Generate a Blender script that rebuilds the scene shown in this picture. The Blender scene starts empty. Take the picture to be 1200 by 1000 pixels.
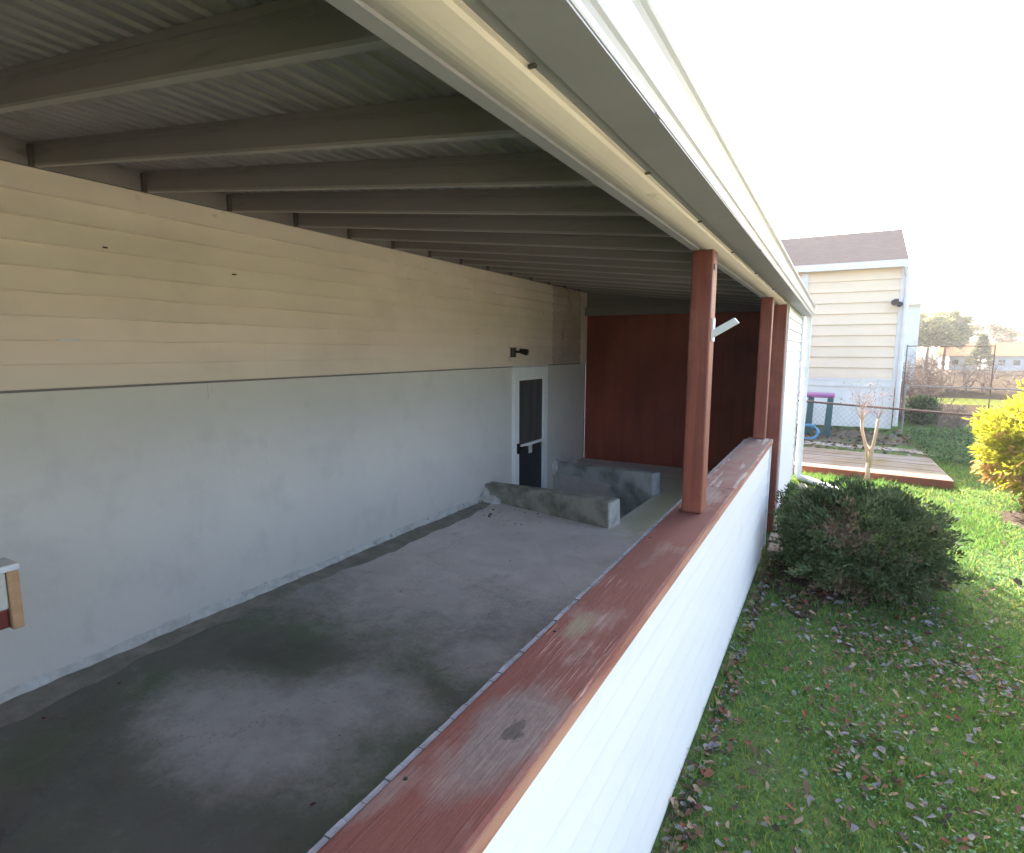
import bpy, math, random
import numpy as np
from mathutils import Vector, Matrix
random.seed(7); rng = np.random.default_rng(11)
S = bpy.context.scene
C = S.collection
R = math.radians

# ------------------------------------------------------------------ materials
def mat(name, c1, c2=None, scale=8.0, rough=.7, bump=.15, bscale=None, detail=6, c3=None, s3=2.0, t3=.5, w3=.12,
        stretch=(1, 1, 1), metal=0, spec=.4, transl=0, lo=.35, hi=.65, c4=None, s4=20, t4=.62, w4=.05, st4=(1, 1, 1), bdist=.01):
    m = bpy.data.materials.new(name); m.use_nodes = True
    nt = m.node_tree; N = nt.nodes; L = nt.links
    b = N['Principled BSDF']; b.inputs['Roughness'].default_value = rough
    b.inputs['Metallic'].default_value = metal; b.inputs['Specular IOR Level'].default_value = spec
    tc = N.new('ShaderNodeTexCoord')
    def mp(s):
        k = N.new('ShaderNodeMapping'); k.inputs['Scale'].default_value = s
        L.new(tc.outputs['Object'], k.inputs['Vector']); return k.outputs[0]
    def noise(v, sc, d=6):
        n = N.new('ShaderNodeTexNoise'); n.inputs['Scale'].default_value = sc; n.inputs['Detail'].default_value = d
        n.inputs['Roughness'].default_value = .62
        L.new(v, n.inputs['Vector']); return n.outputs['Fac']
    def ramp(f, a, z):
        r = N.new('ShaderNodeMapRange'); r.inputs[1].default_value = a; r.inputs[2].default_value = z
        L.new(f, r.inputs[0]); return r.outputs[0]
    def mix(f, A, B):
        x = N.new('ShaderNodeMix'); x.data_type = 'RGBA'; L.new(f, x.inputs[0])
        for i, q in ((6, A), (7, B)):
            if isinstance(q, tuple): x.inputs[i].default_value = (*q, 1)
            else: L.new(q, x.inputs[i])
        return x.outputs[2]
    v = mp(stretch)
    if c2 is None: c2 = tuple(q * .85 for q in c1)
    col = mix(ramp(noise(v, scale, detail), lo, hi), c1, c2)
    if c3: col = mix(ramp(noise(mp((1, 1, 1)), s3), t3 - w3, t3 + w3), col, c3)
    if c4: col = mix(ramp(noise(mp(st4), s4), t4 - w4, t4 + w4), col, c4)
    L.new(col, b.inputs['Base Color'])
    if bump:
        bp = N.new('ShaderNodeBump'); bp.inputs['Strength'].default_value = bump; bp.inputs['Distance'].default_value = bdist
        L.new(noise(v, bscale or scale * 4, 8), bp.inputs['Height']); L.new(bp.outputs[0], b.inputs['Normal'])
    if transl:
        t = N.new('ShaderNodeBsdfTranslucent'); L.new(col, t.inputs['Color'])
        ms = N.new('ShaderNodeMixShader'); ms.inputs[0].default_value = transl
        L.new(b.outputs[0], ms.inputs[1]); L.new(t.outputs[0], ms.inputs[2])
        L.new(ms.outputs[0], N['Material Output'].inputs['Surface'])
    return m

M = {}
M['stucco'] = mat('painted_masonry', (.67, .625, .585), (.61, .575, .545), 1.2, .8, .35, 22, c3=(.67, .63, .58), s3=.9, c4=(.57, .54, .50), s4=4, t4=.66, w4=.14, bdist=.006)
M['siding'] = mat('cream_siding', (.76, .655, .575), (.70, .60, .52), .8, .55, .06, 60, stretch=(1, 1, 4), c3=(.62, .525, .455), s3=1.1, t3=.6, c4=(.46, .39, .32), s4=5, t4=.72, w4=.05)
M['white_siding'] = mat('white_siding', (.66, .655, .655), (.635, .63, .635), 2, .45, .03, 60, stretch=(1, 1, 3), c4=(.57, .56, .55), s4=3.5, t4=.7, w4=.09)
M['white'] = mat('white_trim', (.66, .66, .66), (.58, .58, .57), 6, .45, .04, c4=(.5, .48, .44), s4=14, t4=.72, w4=.05)
M['gutter'] = mat('gutter_metal', (.33, .325, .33), (.29, .285, .29), 2, .35, .02, 20, c4=(.45, .43, .4), s4=5, t4=.72, w4=.08, st4=(1, .3, 1))
M['soffit'] = mat('soffit_metal', (.37, .35, .40), (.32, .305, .35), 2, .5, .05, 30, c4=(.2, .19, .18), s4=6, t4=.7, w4=.08)
M['header'] = mat('cream_metal', (.80, .69, .665), (.70, .60, .58), 5, .4, .03, 30, stretch=(1, .3, 1), c4=(.3, .26, .2), s4=11, t4=.7, w4=.06, st4=(1, .4, 1))
M['rafter'] = mat('brown_metal', (.195, .170, .167), (.165, .145, .142), 2, .5, .05, 30, stretch=(.3, 1, 4), c4=(.10, .088, .08), s4=6, t4=.68, w4=.08, st4=(.3, 1, 3))
M['rafter_lip'] = mat('bounce_lit_lip', (.29, .26, .245), (.24, .215, .20), 6, .4, .05, 30, stretch=(.5, 1, 1))  # paler bottom lip: floor bounce light painted onto each rafter
M['hanger'] = mat('stained_hanger', (.10, .085, .075), None, 20, .6, .05)
M['deck_metal'] = mat('roof_panel_metal', (.28, .25, .26), (.235, .21, .215), 5, .55, .08, 20, stretch=(8, .5, 1), c4=(.18, .165, .155), s4=4, t4=.6, w4=.1, st4=(5, .8, 1))
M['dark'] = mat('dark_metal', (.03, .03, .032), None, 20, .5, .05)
M['black'] = mat('black_lamp', (.012, .011, .011), None, 20, .4, 0)
M['glass'] = mat('storm_glass', (.10, .105, .10), (.06, .065, .065), 1.5, .12, 0, spec=.6, stretch=(1, 8, .5))
M['panel_dark'] = mat('door_panel', (.035, .038, .045), None, 3, .35, 0)

def concrete_mat():
    m = bpy.data.materials.new('patio_concrete'); m.use_nodes = True
    nt = m.node_tree; N = nt.nodes; L = nt.links; b = N['Principled BSDF']; b.inputs['Roughness'].default_value = .8; b.inputs['Specular IOR Level'].default_value = .35
    g = N.new('ShaderNodeNewGeometry'); sx = N.new('ShaderNodeSeparateXYZ'); L.new(g.outputs['Position'], sx.inputs[0])
    def noise(sc, off=0, d=8, st=(1, 1, 1)):
        k = N.new('ShaderNodeMapping'); k.inputs['Location'].default_value = (off, off * .7, 0); k.inputs['Scale'].default_value = st; L.new(g.outputs['Position'], k.inputs[0])
        n = N.new('ShaderNodeTexNoise'); n.inputs['Scale'].default_value = sc; n.inputs['Detail'].default_value = d; n.inputs['Roughness'].default_value = .6; n.inputs['Distortion'].default_value = .4
        L.new(k.outputs[0], n.inputs['Vector']); return n.outputs['Fac']
    def mth(op, a, c):
        k = N.new('ShaderNodeMath'); k.operation = op
        for i, q in ((0, a), (1, c)):
            if isinstance(q, (int, float)): k.inputs[i].default_value = q
            else: L.new(q, k.inputs[i])
        return k.outputs[0]
    def mr(f, a, z, o0=0, o1=1):
        r = N.new('ShaderNodeMapRange'); r.inputs[1].default_value = a; r.inputs[2].default_value = z; r.inputs[3].default_value = o0; r.inputs[4].default_value = o1; L.new(f, r.inputs[0]); return r.outputs[0]
    def mix(f, A, B):
        x = N.new('ShaderNodeMix'); x.data_type = 'RGBA'; L.new(f, x.inputs[0])
        for i, q in ((6, A), (7, B)):
            if isinstance(q, tuple): x.inputs[i].default_value = (*q, 1)
            else: L.new(q, x.inputs[i])
        return x.outputs[2]
    def ell(cx, cy, rx, ry, a_=.55, b_=1.2):
        k = N.new('ShaderNodeMapping'); k.inputs['Location'].default_value = (-cx / rx, -cy / ry, 0); k.inputs['Scale'].default_value = (1 / rx, 1 / ry, 0); L.new(g.outputs['Position'], k.inputs[0])
        v = N.new('ShaderNodeVectorMath'); v.operation = 'LENGTH'; L.new(k.outputs[0], v.inputs[0]); return mr(v.outputs['Value'], a_, b_, 1, 0)
    X_, Y_ = sx.outputs[0], sx.outputs[1]
    nb = mth('SUBTRACT', noise(2.4, 1.3), .5); ns = mth('SUBTRACT', noise(11, 5.0), .5); nf = mth('SUBTRACT', noise(45, 2.0), .5)
    col = mix(mr(noise(3.1), .35, .65), (.66, .60, .575), (.56, .51, .49))
    col = mix(mr(mth('ADD', Y_, mth('MULTIPLY', nb, 1.6)), 3.4, 2.0, 0, .85), col, mix(mr(noise(5, 8), .35, .65), (.37, .35, .335), (.29, .275, .265)))
    col = mix(mr(mth('ADD', noise(7, 4), mth('MULTIPLY', nf, .4)), .55, .75, 0, .55), col, (.36, .34, .30))
    # algae and dirt: thick at the near end and along the low wall, scrubbed thin in two places
    mm = mth('ADD', mr(Y_, 1.5, 3.3, .95, -.05), mr(mth('SUBTRACT', X_, mth('MULTIPLY', Y_, .03)), -1.5, -.72, 0, .62))
    mm = mth('SUBTRACT', mm, mr(Y_, 3.0, 5.2, 0, .5))
    for e, k_ in ((ell(-2.05, 1.36, .62, .34), .95), (ell(-1.72, 1.75, .40, .22), .65), (ell(-1.45, 2.25, .22, .22), .45), (ell(-2.25, 2.6, .55, .5), .25)):
        mm = mth('SUBTRACT', mm, mth('MULTIPLY', e, k_))
    mm = mth('ADD', mm, mth('MULTIPLY', ell(-2.45, 1.86, .38, .20), .45))
    mm = mth('ADD', mm, mth('ADD', mth('MULTIPLY', nb, 1.1), mth('ADD', mth('MULTIPLY', ns, .75), mth('MULTIPLY', nf, .5))))
    dirt = mix(mr(noise(2.0, 9.0), .45, .6), (.135, .13, .105), (.115, .135, .082))
    col = mix(mr(mm, .0, .78, 0, .93), col, dirt)
    col = mix(mr(mm, .85, 1.35, 0, .55), col, (.075, .075, .06))
    # yellow-green strip outside the stairwell
    ym = mth('MULTIPLY', mr(X_, -1.72, -1.5, 0, 1), mr(mth('ADD', Y_, mth('MULTIPLY', ns, 1.2)), 4.35, 4.85, 0, 1))
    col = mix(mth('MULTIPLY', ym, .75), col, (.44, .42, .22))
    col = mix(mr(noise(60, 1), .62, .70, 0, .7), col, (.11, .10, .085))
    col = mix(mr(noise(75, 6), .68, .74, 0, .5), col, (.62, .58, .54))
    # a wandering hairline crack
    ck = N.new('ShaderNodeTexVoronoi'); ck.feature = 'DISTANCE_TO_EDGE'; ck.inputs['Scale'].default_value = .55
    wv = N.new('ShaderNodeVectorMath'); wv.operation = 'ADD'; cb = N.new('ShaderNodeCombineXYZ'); L.new(mth('MULTIPLY', nb, .9), cb.inputs[0]); L.new(mth('MULTIPLY', ns, .35), cb.inputs[1])
    L.new(g.outputs['Position'], wv.inputs[0]); L.new(cb.outputs[0], wv.inputs[1]); L.new(wv.outputs[0], ck.inputs['Vector'])
    col = mix(mr(ck.outputs['Distance'],   .003, .0005, 0, .35), col, (.07, .065, .055))
    L.new(col, b.inputs['Base Color'])
    bp = N.new('ShaderNodeBump'); bp.inputs['Distance'].default_value = .006; bp.inputs['Strength'].default_value = .5
    L.new(noise(70), bp.inputs['Height']); L.new(bp.outputs[0], b.inputs['Normal'])
    return m
M['concrete'] = concrete_mat()
M['curb'] = mat('mossy_block', (.40, .38, .33), (.28, .27, .23), 6, .9, .6, 40, c3=(.10, .105, .07), s3=4, t3=.55, bdist=.01)
M['curb_white'] = mat('limewashed_block', (.56, .57, .57), (.45, .46, .46), 5, .9, .5, 40, c3=(.17, .19, .15), s3=3, t3=.58, bdist=.01)
M['mortar'] = mat('mortar', (.66, .65, .62), (.48, .47, .44), 14, .9, .8, 60, c4=(.3, .27, .22), s4=9, t4=.64, w4=.06, bdist=.01)
M['gritty'] = mat('gritty_mortar', (.32, .295, .25), (.22, .20, .17), 11, .95, .9, 60, c3=(.19, .185, .15), s3=5, t3=.55, bdist=.012)
M['red_post'] = mat('red_stained_post', (.215, .056, .036), (.13, .036, .026), 22, .5, .45, 60, stretch=(1.6, 1.6, .06), c3=(.26, .085, .055), s3=3, t3=.6, c4=(.05, .02, .016), s4=11, t4=.70, w4=.03, st4=(1, 1, .5), bdist=.004)
M['red_wall'] = mat('red_stained_planks', (.33, .075, .042), (.23, .054, .032), 5, .55, .3, 40, stretch=(1, 1, .15), c3=(.16, .038, .024), s3=.8, t3=.52, bdist=.004)

def cap_mat():
    m = bpy.data.materials.new('worn_red_paint'); m.use_nodes = True
    nt = m.node_tree; N = nt.nodes; L = nt.links; b = N['Principled BSDF']; b.inputs['Roughness'].default_value = .72; b.inputs['Specular IOR Level'].default_value = .3
    g = N.new('ShaderNodeNewGeometry')
    def mapped(st=(1, 1, 1), off=(0, 0, 0)):
        k = N.new('ShaderNodeMapping'); k.inputs['Location'].default_value = off; k.inputs['Scale'].default_value = st; L.new(g.outputs['Position'], k.inputs[0]); return k.outputs[0]
    def noise(sc, st=(1, 1, 1), off=(0, 0, 0), d=8):
        n = N.new('ShaderNodeTexNoise'); n.inputs['Scale'].default_value = sc; n.inputs['Detail'].default_value = d; n.inputs['Roughness'].default_value = .65
        L.new(mapped(st, off), n.inputs['Vector']); return n.outputs['Fac']
    def mth(op, a, c, cl=False):
        k = N.new('ShaderNodeMath'); k.operation = op; k.use_clamp = cl
        for i, q in ((0, a), (1, c)):
            if isinstance(q, (int, float)): k.inputs[i].default_value = q
            else: L.new(q, k.inputs[i])
        return k.outputs[0]
    def mr(f, a, z, o0=0, o1=1):
        r = N.new('ShaderNodeMapRange'); r.inputs[1].default_value = a; r.inputs[2].default_value = z; r.inputs[3].default_value = o0; r.inputs[4].default_value = o1; L.new(f, r.inputs[0]); return r.outputs[0]
    def mix(f, A, B):
        x = N.new('ShaderNodeMix'); x.data_type = 'RGBA'; L.new(f, x.inputs[0])
        for i, q in ((6, A), (7, B)):
            if isinstance(q, tuple): x.inputs[i].default_value = (*q, 1)
            else: L.new(q, x.inputs[i])
        return x.outputs[2]
    def dist(cx, cy, sx, sy):   # distance to a knot, stretched along the board
        k = N.new('ShaderNodeMapping'); k.inputs['Location'].default_value = (-cx * sx, -cy * sy, 0); k.inputs['Scale'].default_value = (sx, sy, 0); L.new(g.outputs['Position'], k.inputs[0])
        v = N.new('ShaderNodeVectorMath'); v.operation = 'LENGTH'; L.new(k.outputs[0], v.inputs[0]); return v.outputs['Value']
    grain = noise(1, (230, 5, 1)); fine = noise(1, (600, 22, 1))
    far = N.new('ShaderNodeSeparateXYZ'); L.new(g.outputs['Position'], far.inputs[0])
    old = mr(far.outputs[1], 1.6, 3.4, 0, .16)
    col = mix(mr(noise(7, (1, .3, 1)), .3, .7), (.19, .062, .045), (.125, .043, .033))
    col = mix(mr(fine, .45, .72, 0, .5), col, (.10, .04, .035))
    col = mix(mr(mth('ADD', mth('MULTIPLY', grain, .6), mth('MULTIPLY', noise(3.2, (1, .5, 1), (3, 1, 0)), .45)), .595, .64, 0, .75), col, (.40, .25, .21))   # bare grain
    w = mth('ADD', noise(4.5, (1, .45, 1), (8, 2, 0)), old)
    col = mix(mr(w, .54, .70, 0, .85), col, mix(mr(grain, .4, .6), (.21, .165, .14), (.30, .22, .19)))
    dk = dist(-.452, .80, 1, .42); dn_ = mth('ADD', dk, mth('MULTIPLY', mth('SUBTRACT', noise(22, (1, .5, 1)), .5), .11))
    ring = N.new('ShaderNodeMath'); ring.operation = 'SINE'; L.new(mth('MULTIPLY', mth('ADD', dn_, mth('MULTIPLY', noise(14, (1, .5, 1), (5, 0, 0)), .06)), 300), ring.inputs[0])
    col = mix(mr(dn_, .085, .045, 0, .9), col, mix(mr(ring.outputs[0], -1, 1), (.150, .115, .10), (.185, .14, .12)))
    col = mix(mr(dn_, .013, .008, 0, .9), col, (.07, .055, .045))
    d2 = mth('ADD', dist(-.50, 1.22, 1, .4), mth('MULTIPLY', mth('SUBTRACT', noise(30), .5), .04))
    col = mix(mr(d2, .035, .015, 0, .7), col, (.22, .19, .12))
    col = mix(mr(noise(60, (1, .4, 1)), .70, .76, 0, .8), col, (.05, .03, .028))
    L.new(col, b.inputs['Base Color'])
    bp = N.new('ShaderNodeBump'); bp.inputs['Distance'].default_value = .0035; bp.inputs['Strength'].default_value = .9
    L.new(mth('ADD', mth('MULTIPLY', grain, .7), mth('MULTIPLY', noise(40, (1, .2, 1)), .5)), bp.inputs['Height']); L.new(bp.outputs[0], b.inputs['Normal'])
    return m
M['red_cap'] = cap_mat()
M['cap_grey'] = mat('weathered_cap', (.22, .15, .125), (.15, .10, .085), 9, .75, .7, 40, stretch=(1, .09, 1), c3=(.20, .085, .07), s3=5, t3=.5, c4=(.34, .29, .25), s4=22, t4=.6, w4=.04, st4=(1, .08, 1), bdist=.004)
M['cap_edge'] = mat('lit_wood_edge', (.36, .19, .13), (.20, .065, .05), 22, .7, .4, 40, stretch=(1, .1, 1))  # outer cap edge in paler orange wood, the light on it painted in
M['strip'] = mat('grey_edge_strip', (.32, .31, .33), (.22, .21, .225), 18, .8, .6, 60, bdist=.004)
M['cut_wood'] = mat('cut_wood', (.5, .3, .16), (.36, .2, .1), 20, .7, .3)
M['red_rail'] = mat('dark_red_paint', (.16, .03, .02), None, 8, .5, .2)
M['dirty_white'] = mat('dirty_white_paint', (.55, .53, .47), (.42, .39, .33), 18, .6, .3, c4=(.2, .16, .13), s4=30, t4=.62)
M['shingle'] = mat('pinkish_brown_shingles', (.105, .090, .088), (.085, .073, .072), 6, .95, .5, 30, stretch=(1, 2, 2), spec=0)
M['nsiding'] = mat('pale_yellow_siding', (.72, .595, .45), (.67, .55, .415), 1, .6, .05, 30)
M['nwhite'] = mat('white_painted_block', (.72, .71, .68), (.64, .63, .60), 3, .7, .2)
M['deck_wood'] = mat('grey_weathered_boards', (.17, .16, .155), (.12, .115, .11), 7, .8, .4, 40, stretch=(.12, 1, 1), c3=(.11, .095, .06), s3=2.6, t3=.56, spec=.05)
M['deck_red'] = mat('red_brown_fascia', (.27, .085, .05), (.19, .06, .038), 8, .7, .3, stretch=(.2, 1, 1))
M['bark'] = mat('tan_bark', (.58, .40, .28), (.44, .29, .2), 14, .8, .4, stretch=(1, 1, .3))
M['twig'] = mat('brown_twig', (.20, .13, .10), (.13, .085, .07), 20, .8, 0)
M['rleaf'] = mat('red_bud_leaf', (.42, .12, .11), (.25, .12, .06), 20, .6, 0, transl=.3)
M['chain'] = mat('galvanised_wire', (.13, .14, .13), (.08, .08, .08), 8, .9, 0, spec=0)
M['rust'] = mat('rusty_rail', (.075, .055, .048), (.13, .075, .055), 6, .7, .1)
M['rail_light'] = mat('pale_rail', (.26, .26, .26), None, 6, .8, 0, spec=.05)
M['pink'] = mat('pink_plastic', (.42, .12, .26), (.16, .08, .24), 3, .4, 0)
M['teal'] = mat('dark_teal_plastic', (.03, .11, .12), None, 6, .4, 0)
M['hose'] = mat('blue_hose', (.08, .30, .50), None, 6, .4, 0)
M['mulch'] = mat('mulch', (.10, .07, .05), (.06, .042, .03), 24, .95, 1, 60, bdist=.03, spec=.05)
M['paver'] = mat('grey_brown_paver', (.22, .185, .155), (.15, .125, .105), 9, .9, .6, 50, c3=(.07, .07, .04), s3=6, t3=.6)
M['rock'] = mat('tan_rock', (.5, .4, .28), (.3, .24, .17), 12, .9, .6)
M['path'] = mat('old_path', (.33, .31, .28), (.24, .22, .19), 7, .9, .4, c3=(.13, .12, .07), s3=3, t3=.57, spec=.05)
M['dirt'] = mat('leafy_dirt', (.12, .095, .065), (.18, .15, .115), 18, .95, .8, 50, c3=(.07, .085, .035), s3=1.5, t3=.55, bdist=.03, spec=.05)
M['far_white'] = mat('far_white_wall', (.42, .44, .48), None, 2, .8, 0)
M['far_blue'] = mat('pale_blue_wall', (.34, .41, .47), (.42, .47, .51), 1, .8, 0)
M['far_roof'] = mat('orange_brown_roof', (.26, .115, .07), (.21, .10, .06), 3, .9, 0, spec=0)
M['win'] = mat('dark_window', (.05, .055, .07), None, 3, .2, 0)

# ground with real areas of green lawn and bare brown field
def ground_mat():
    m = bpy.data.materials.new('lawn_soil'); m.use_nodes = True
    nt = m.node_tree; N = nt.nodes; L = nt.links; b = N['Principled BSDF']; b.inputs['Roughness'].default_value = .95; b.inputs['Specular IOR Level'].default_value = 0
    g = N.new('ShaderNodeNewGeometry'); sx = N.new('ShaderNodeSeparateXYZ'); L.new(g.outputs['Position'], sx.inputs[0])
    def noise(sc, d=8):
        n = N.new('ShaderNodeTexNoise'); n.inputs['Scale'].default_value = sc; n.inputs['Detail'].default_value = d
        L.new(g.outputs['Position'], n.inputs['Vector']); return n.outputs['Fac']
    def mr(f, a, z):
        r = N.new('ShaderNodeMapRange'); r.inputs[1].default_value = a; r.inputs[2].default_value = z; L.new(f, r.inputs[0]); return r.outputs[0]
    def mix(f, A, B):
        x = N.new('ShaderNodeMix'); x.data_type = 'RGBA'; L.new(f, x.inputs[0])
        for i, q in ((6, A), (7, B)):
            if isinstance(q, tuple): x.inputs[i].default_value = (*q, 1)
            else: L.new(q, x.inputs[i])
        return x.outputs[2]
    def math_(op, a, bb):
        k = N.new('ShaderNodeMath'); k.operation = op
        for i, q in ((0, a), (1, bb)):
            if isinstance(q, (int, float)): k.inputs[i].default_value = q
            else: L.new(q, k.inputs[i])
        return k.outputs[0]
    lawn = mix(mr(noise(14), .35, .65), (.095, .15, .045), (.065, .10, .035))
    lawn = mix(mr(noise(3), .56, .70), lawn, (.10, .11, .05))
    lawn = mix(mr(noise(40), .60, .72), lawn, (.085, .07, .045))
    far = mix(mr(noise(.6), .35, .65), (.046, .033, .026), (.058, .043, .034))
    far = mix(mr(noise(5), .5, .7), far, (.05, .05, .03))
    yy = math_('ADD', sx.outputs[1], math_('MULTIPLY', noise(.7), 1.6))
    f = mr(yy, 15.5, 17.0)
    # turf strip across the field, its sunlit brightness painted into the colour
    s1 = mr(yy, 22.3, 22.6); s2 = mr(yy, 25.3, 25.0)
    f2 = math_('MULTIPLY', s1, s2)
    col = mix(f, lawn, far)
    col = mix(f2, col, (.20, .22, .05))
    L.new(col, b.inputs['Base Color'])
    bp = N.new('ShaderNodeBump'); bp.inputs['Distance'].default_value = .03; bp.inputs['Strength'].default_value = .8
    L.new(noise(60), bp.inputs['Height']); L.new(bp.outputs[0], b.inputs['Normal'])
    return m
M['ground'] = ground_mat()

# ------------------------------------------------------------------ mesh builder (world coordinates in, local out)
class MB:
    def __init__(s): s.v = []; s.f = []; s.mi = []
    def add(s, vs, fs, mi=0):
        o = len(s.v); s.v += [tuple(q) for q in vs]; s.f += [tuple(o + i for i in f) for f in fs]; s.mi += [mi] * len(fs); return s
    def box(s, x0, x1, y0, y1, z0, z1, mi=0):
        return s.add([(x0, y0, z0), (x1, y0, z0), (x1, y1, z0), (x0, y1, z0), (x0, y0, z1), (x1, y0, z1), (x1, y1, z1), (x0, y1, z1)],
                     [(0, 3, 2, 1), (4, 5, 6, 7), (0, 1, 5, 4), (1, 2, 6, 5), (2, 3, 7, 6), (3, 0, 4, 7)], mi)
    def hexa(s, b, t, mi=0):   # bottom quad, top quad
        mi = mi or getattr(s, 'mi_', 0)
        return s.add(list(b) + list(t), [(0, 3, 2, 1), (4, 5, 6, 7), (0, 1, 5, 4), (1, 2, 6, 5), (2, 3, 7, 6), (3, 0, 4, 7)], mi)
    def prism_z(s, poly, z0, z1, mi=0):
        n = len(poly)
        return s.add([(x, y, z0) for x, y in poly] + [(x, y, z1) for x, y in poly],
                     [tuple(range(n))[::-1], tuple(range(n, 2 * n))] + [(i, (i + 1) % n, n + (i + 1) % n, n + i) for i in range(n)], mi)
    def prism_y(s, poly, y0, y1, mi=0, cap=True):   # poly of (x,z)
        n = len(poly)
        fs = [(i, (i + 1) % n, n + (i + 1) % n, n + i) for i in range(n)]
        if cap: fs += [tuple(range(n))[::-1], tuple(range(n, 2 * n))]
        return s.add([(x, y0, z) for x, z in poly] + [(x, y1, z) for x, z in poly], fs, mi)
    def prism_x(s, poly, x0, x1, mi=0):             # poly of (y,z)
        n = len(poly)
        return s.add([(x0, y, z) for y, z in poly] + [(x1, y, z) for y, z in poly],
                     [(i, (i + 1) % n, n + (i + 1) % n, n + i) for i in range(n)] + [tuple(range(n))[::-1], tuple(range(n, 2 * n))], mi)
    def tube(s, pts, rad, n=8, mi=0):
        pts = [Vector(p) for p in pts]
        if not hasattr(rad, '__len__'): rad = [rad] * len(pts)
        rings = []; up = Vector((0, 0, 1))
        for i, p in enumerate(pts):
            d = (pts[min(i + 1, len(pts) - 1)] - pts[max(i - 1, 0)]).normalized()
            a = d.cross(up if abs(d.z) < .9 else Vector((1, 0, 0))).normalized(); b = d.cross(a).normalized()
            rings.append([p + (a * math.cos(t) + b * math.sin(t)) * rad[i] for t in [2 * math.pi * k / n for k in range(n)]])
        vs = [q for r in rings for q in r]; fs = []
        for i in range(len(pts) - 1):
            for k in range(n): fs.append((i * n + k, i * n + (k + 1) % n, (i + 1) * n + (k + 1) % n, (i + 1) * n + k))
        fs += [tuple(range(n))[::-1], tuple(range((len(pts) - 1) * n, len(pts) * n))]
        return s.add(vs, fs, mi)
    def build(s, name, m, parent=None, bevel=0, smooth=False, origin=None):
        me = bpy.data.meshes.new(name); v = np.array(s.v, float)
        if parent is not None: o = np.array(parent['_w'])
        elif origin is not None: o = np.array(origin, float)
        else: o = np.array([(v[:, 0].min() + v[:, 0].max()) / 2, (v[:, 1].min() + v[:, 1].max()) / 2, v[:, 2].min()])
        me.from_pydata([tuple(q) for q in (v - o)], [], s.f)
        for q in (m if isinstance(m, list) else [m]): me.materials.append(q)
        if max(s.mi, default=0): me.polygons.foreach_set('material_index', s.mi)
        if smooth: me.polygons.foreach_set('use_smooth', [True] * len(s.f))
        me.update()
        ob = bpy.data.objects.new(name, me); C.objects.link(ob)
        if parent is not None:
            ob.parent = parent; ob['_w'] = parent['_w']
        else: ob.location = o; ob['_w'] = tuple(o)
        if bevel:
            bv = ob.modifiers.new('b', 'BEVEL'); bv.width = bevel; bv.segments = 2; bv.limit_method = 'ANGLE'
        return ob
def tag(o, label=None, cat=None, group=None, kind=None):
    if label: o['label'] = label
    if cat: o['category'] = cat
    if group: o['group'] = group
    if kind: o['kind'] = kind
    return o
def empty(name, loc, label, cat, group=None):
    o = bpy.data.objects.new(name, None); C.objects.link(o); o.location = loc; o['_w'] = tuple(float(q) for q in loc)
    o.empty_display_size = .1
    return tag(o, label, cat, group)
def fast(name, verts, tris, mats, mi=None, origin=(0, 0, 0), smooth=False, parent=None, per=3):
    """big mesh from numpy arrays"""
    me = bpy.data.meshes.new(name); o = np.array(parent['_w'] if parent is not None else origin, float)
    v = (verts - o).astype(np.float32)
    me.vertices.add(len(v)); me.vertices.foreach_set('co', v.ravel())
    me.loops.add(tris.size); me.loops.foreach_set('vertex_index', tris.ravel().astype(np.int32))
    me.polygons.add(len(tris)); me.polygons.foreach_set('loop_start', np.arange(0, tris.size, per, dtype=np.int32))
    for q in mats: me.materials.append(q)
    if mi is not None: me.polygons.foreach_set('material_index', mi.astype(np.int32))
    me.update(calc_edges=True); me.validate()
    ob = bpy.data.objects.new(name, me); C.objects.link(ob)
    if parent is not None: ob.parent = parent; ob['_w'] = parent['_w']
    else: ob.location = o; ob['_w'] = tuple(o)
    return ob
def leaf_quads(P, D, Nn, ln, wd, fold=.0):
    """leaf = diamond of 2 triangles: P base (n,3), D direction, Nn side vector"""
    n = len(P); ln = np.asarray(ln).reshape(-1, 1) * np.ones((n, 1)); wd = np.asarray(wd).reshape(-1, 1) * np.ones((n, 1))
    W = np.cross(D, Nn); W /= np.linalg.norm(W, axis=1)[:, None] + 1e-9
    a = P; b = P + D * ln * .5 + W * wd * .5 + Nn * fold * ln; c = P + D * ln; d = P + D * ln * .5 - W * wd * .5 + Nn * fold * ln
    V = np.stack([a, b, c, d], 1).reshape(-1, 3); k = np.arange(n)[:, None] * 4
    return V, np.concatenate([k + [0, 1, 2], k + [0, 2, 3]], 0).reshape(-1, 3)
def unit(n):
    d = rng.normal(size=(n, 3)); return d / np.linalg.norm(d, axis=1)[:, None]

G = -.05                      # lawn level
WX = -3.12                    # house wall plane

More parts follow.
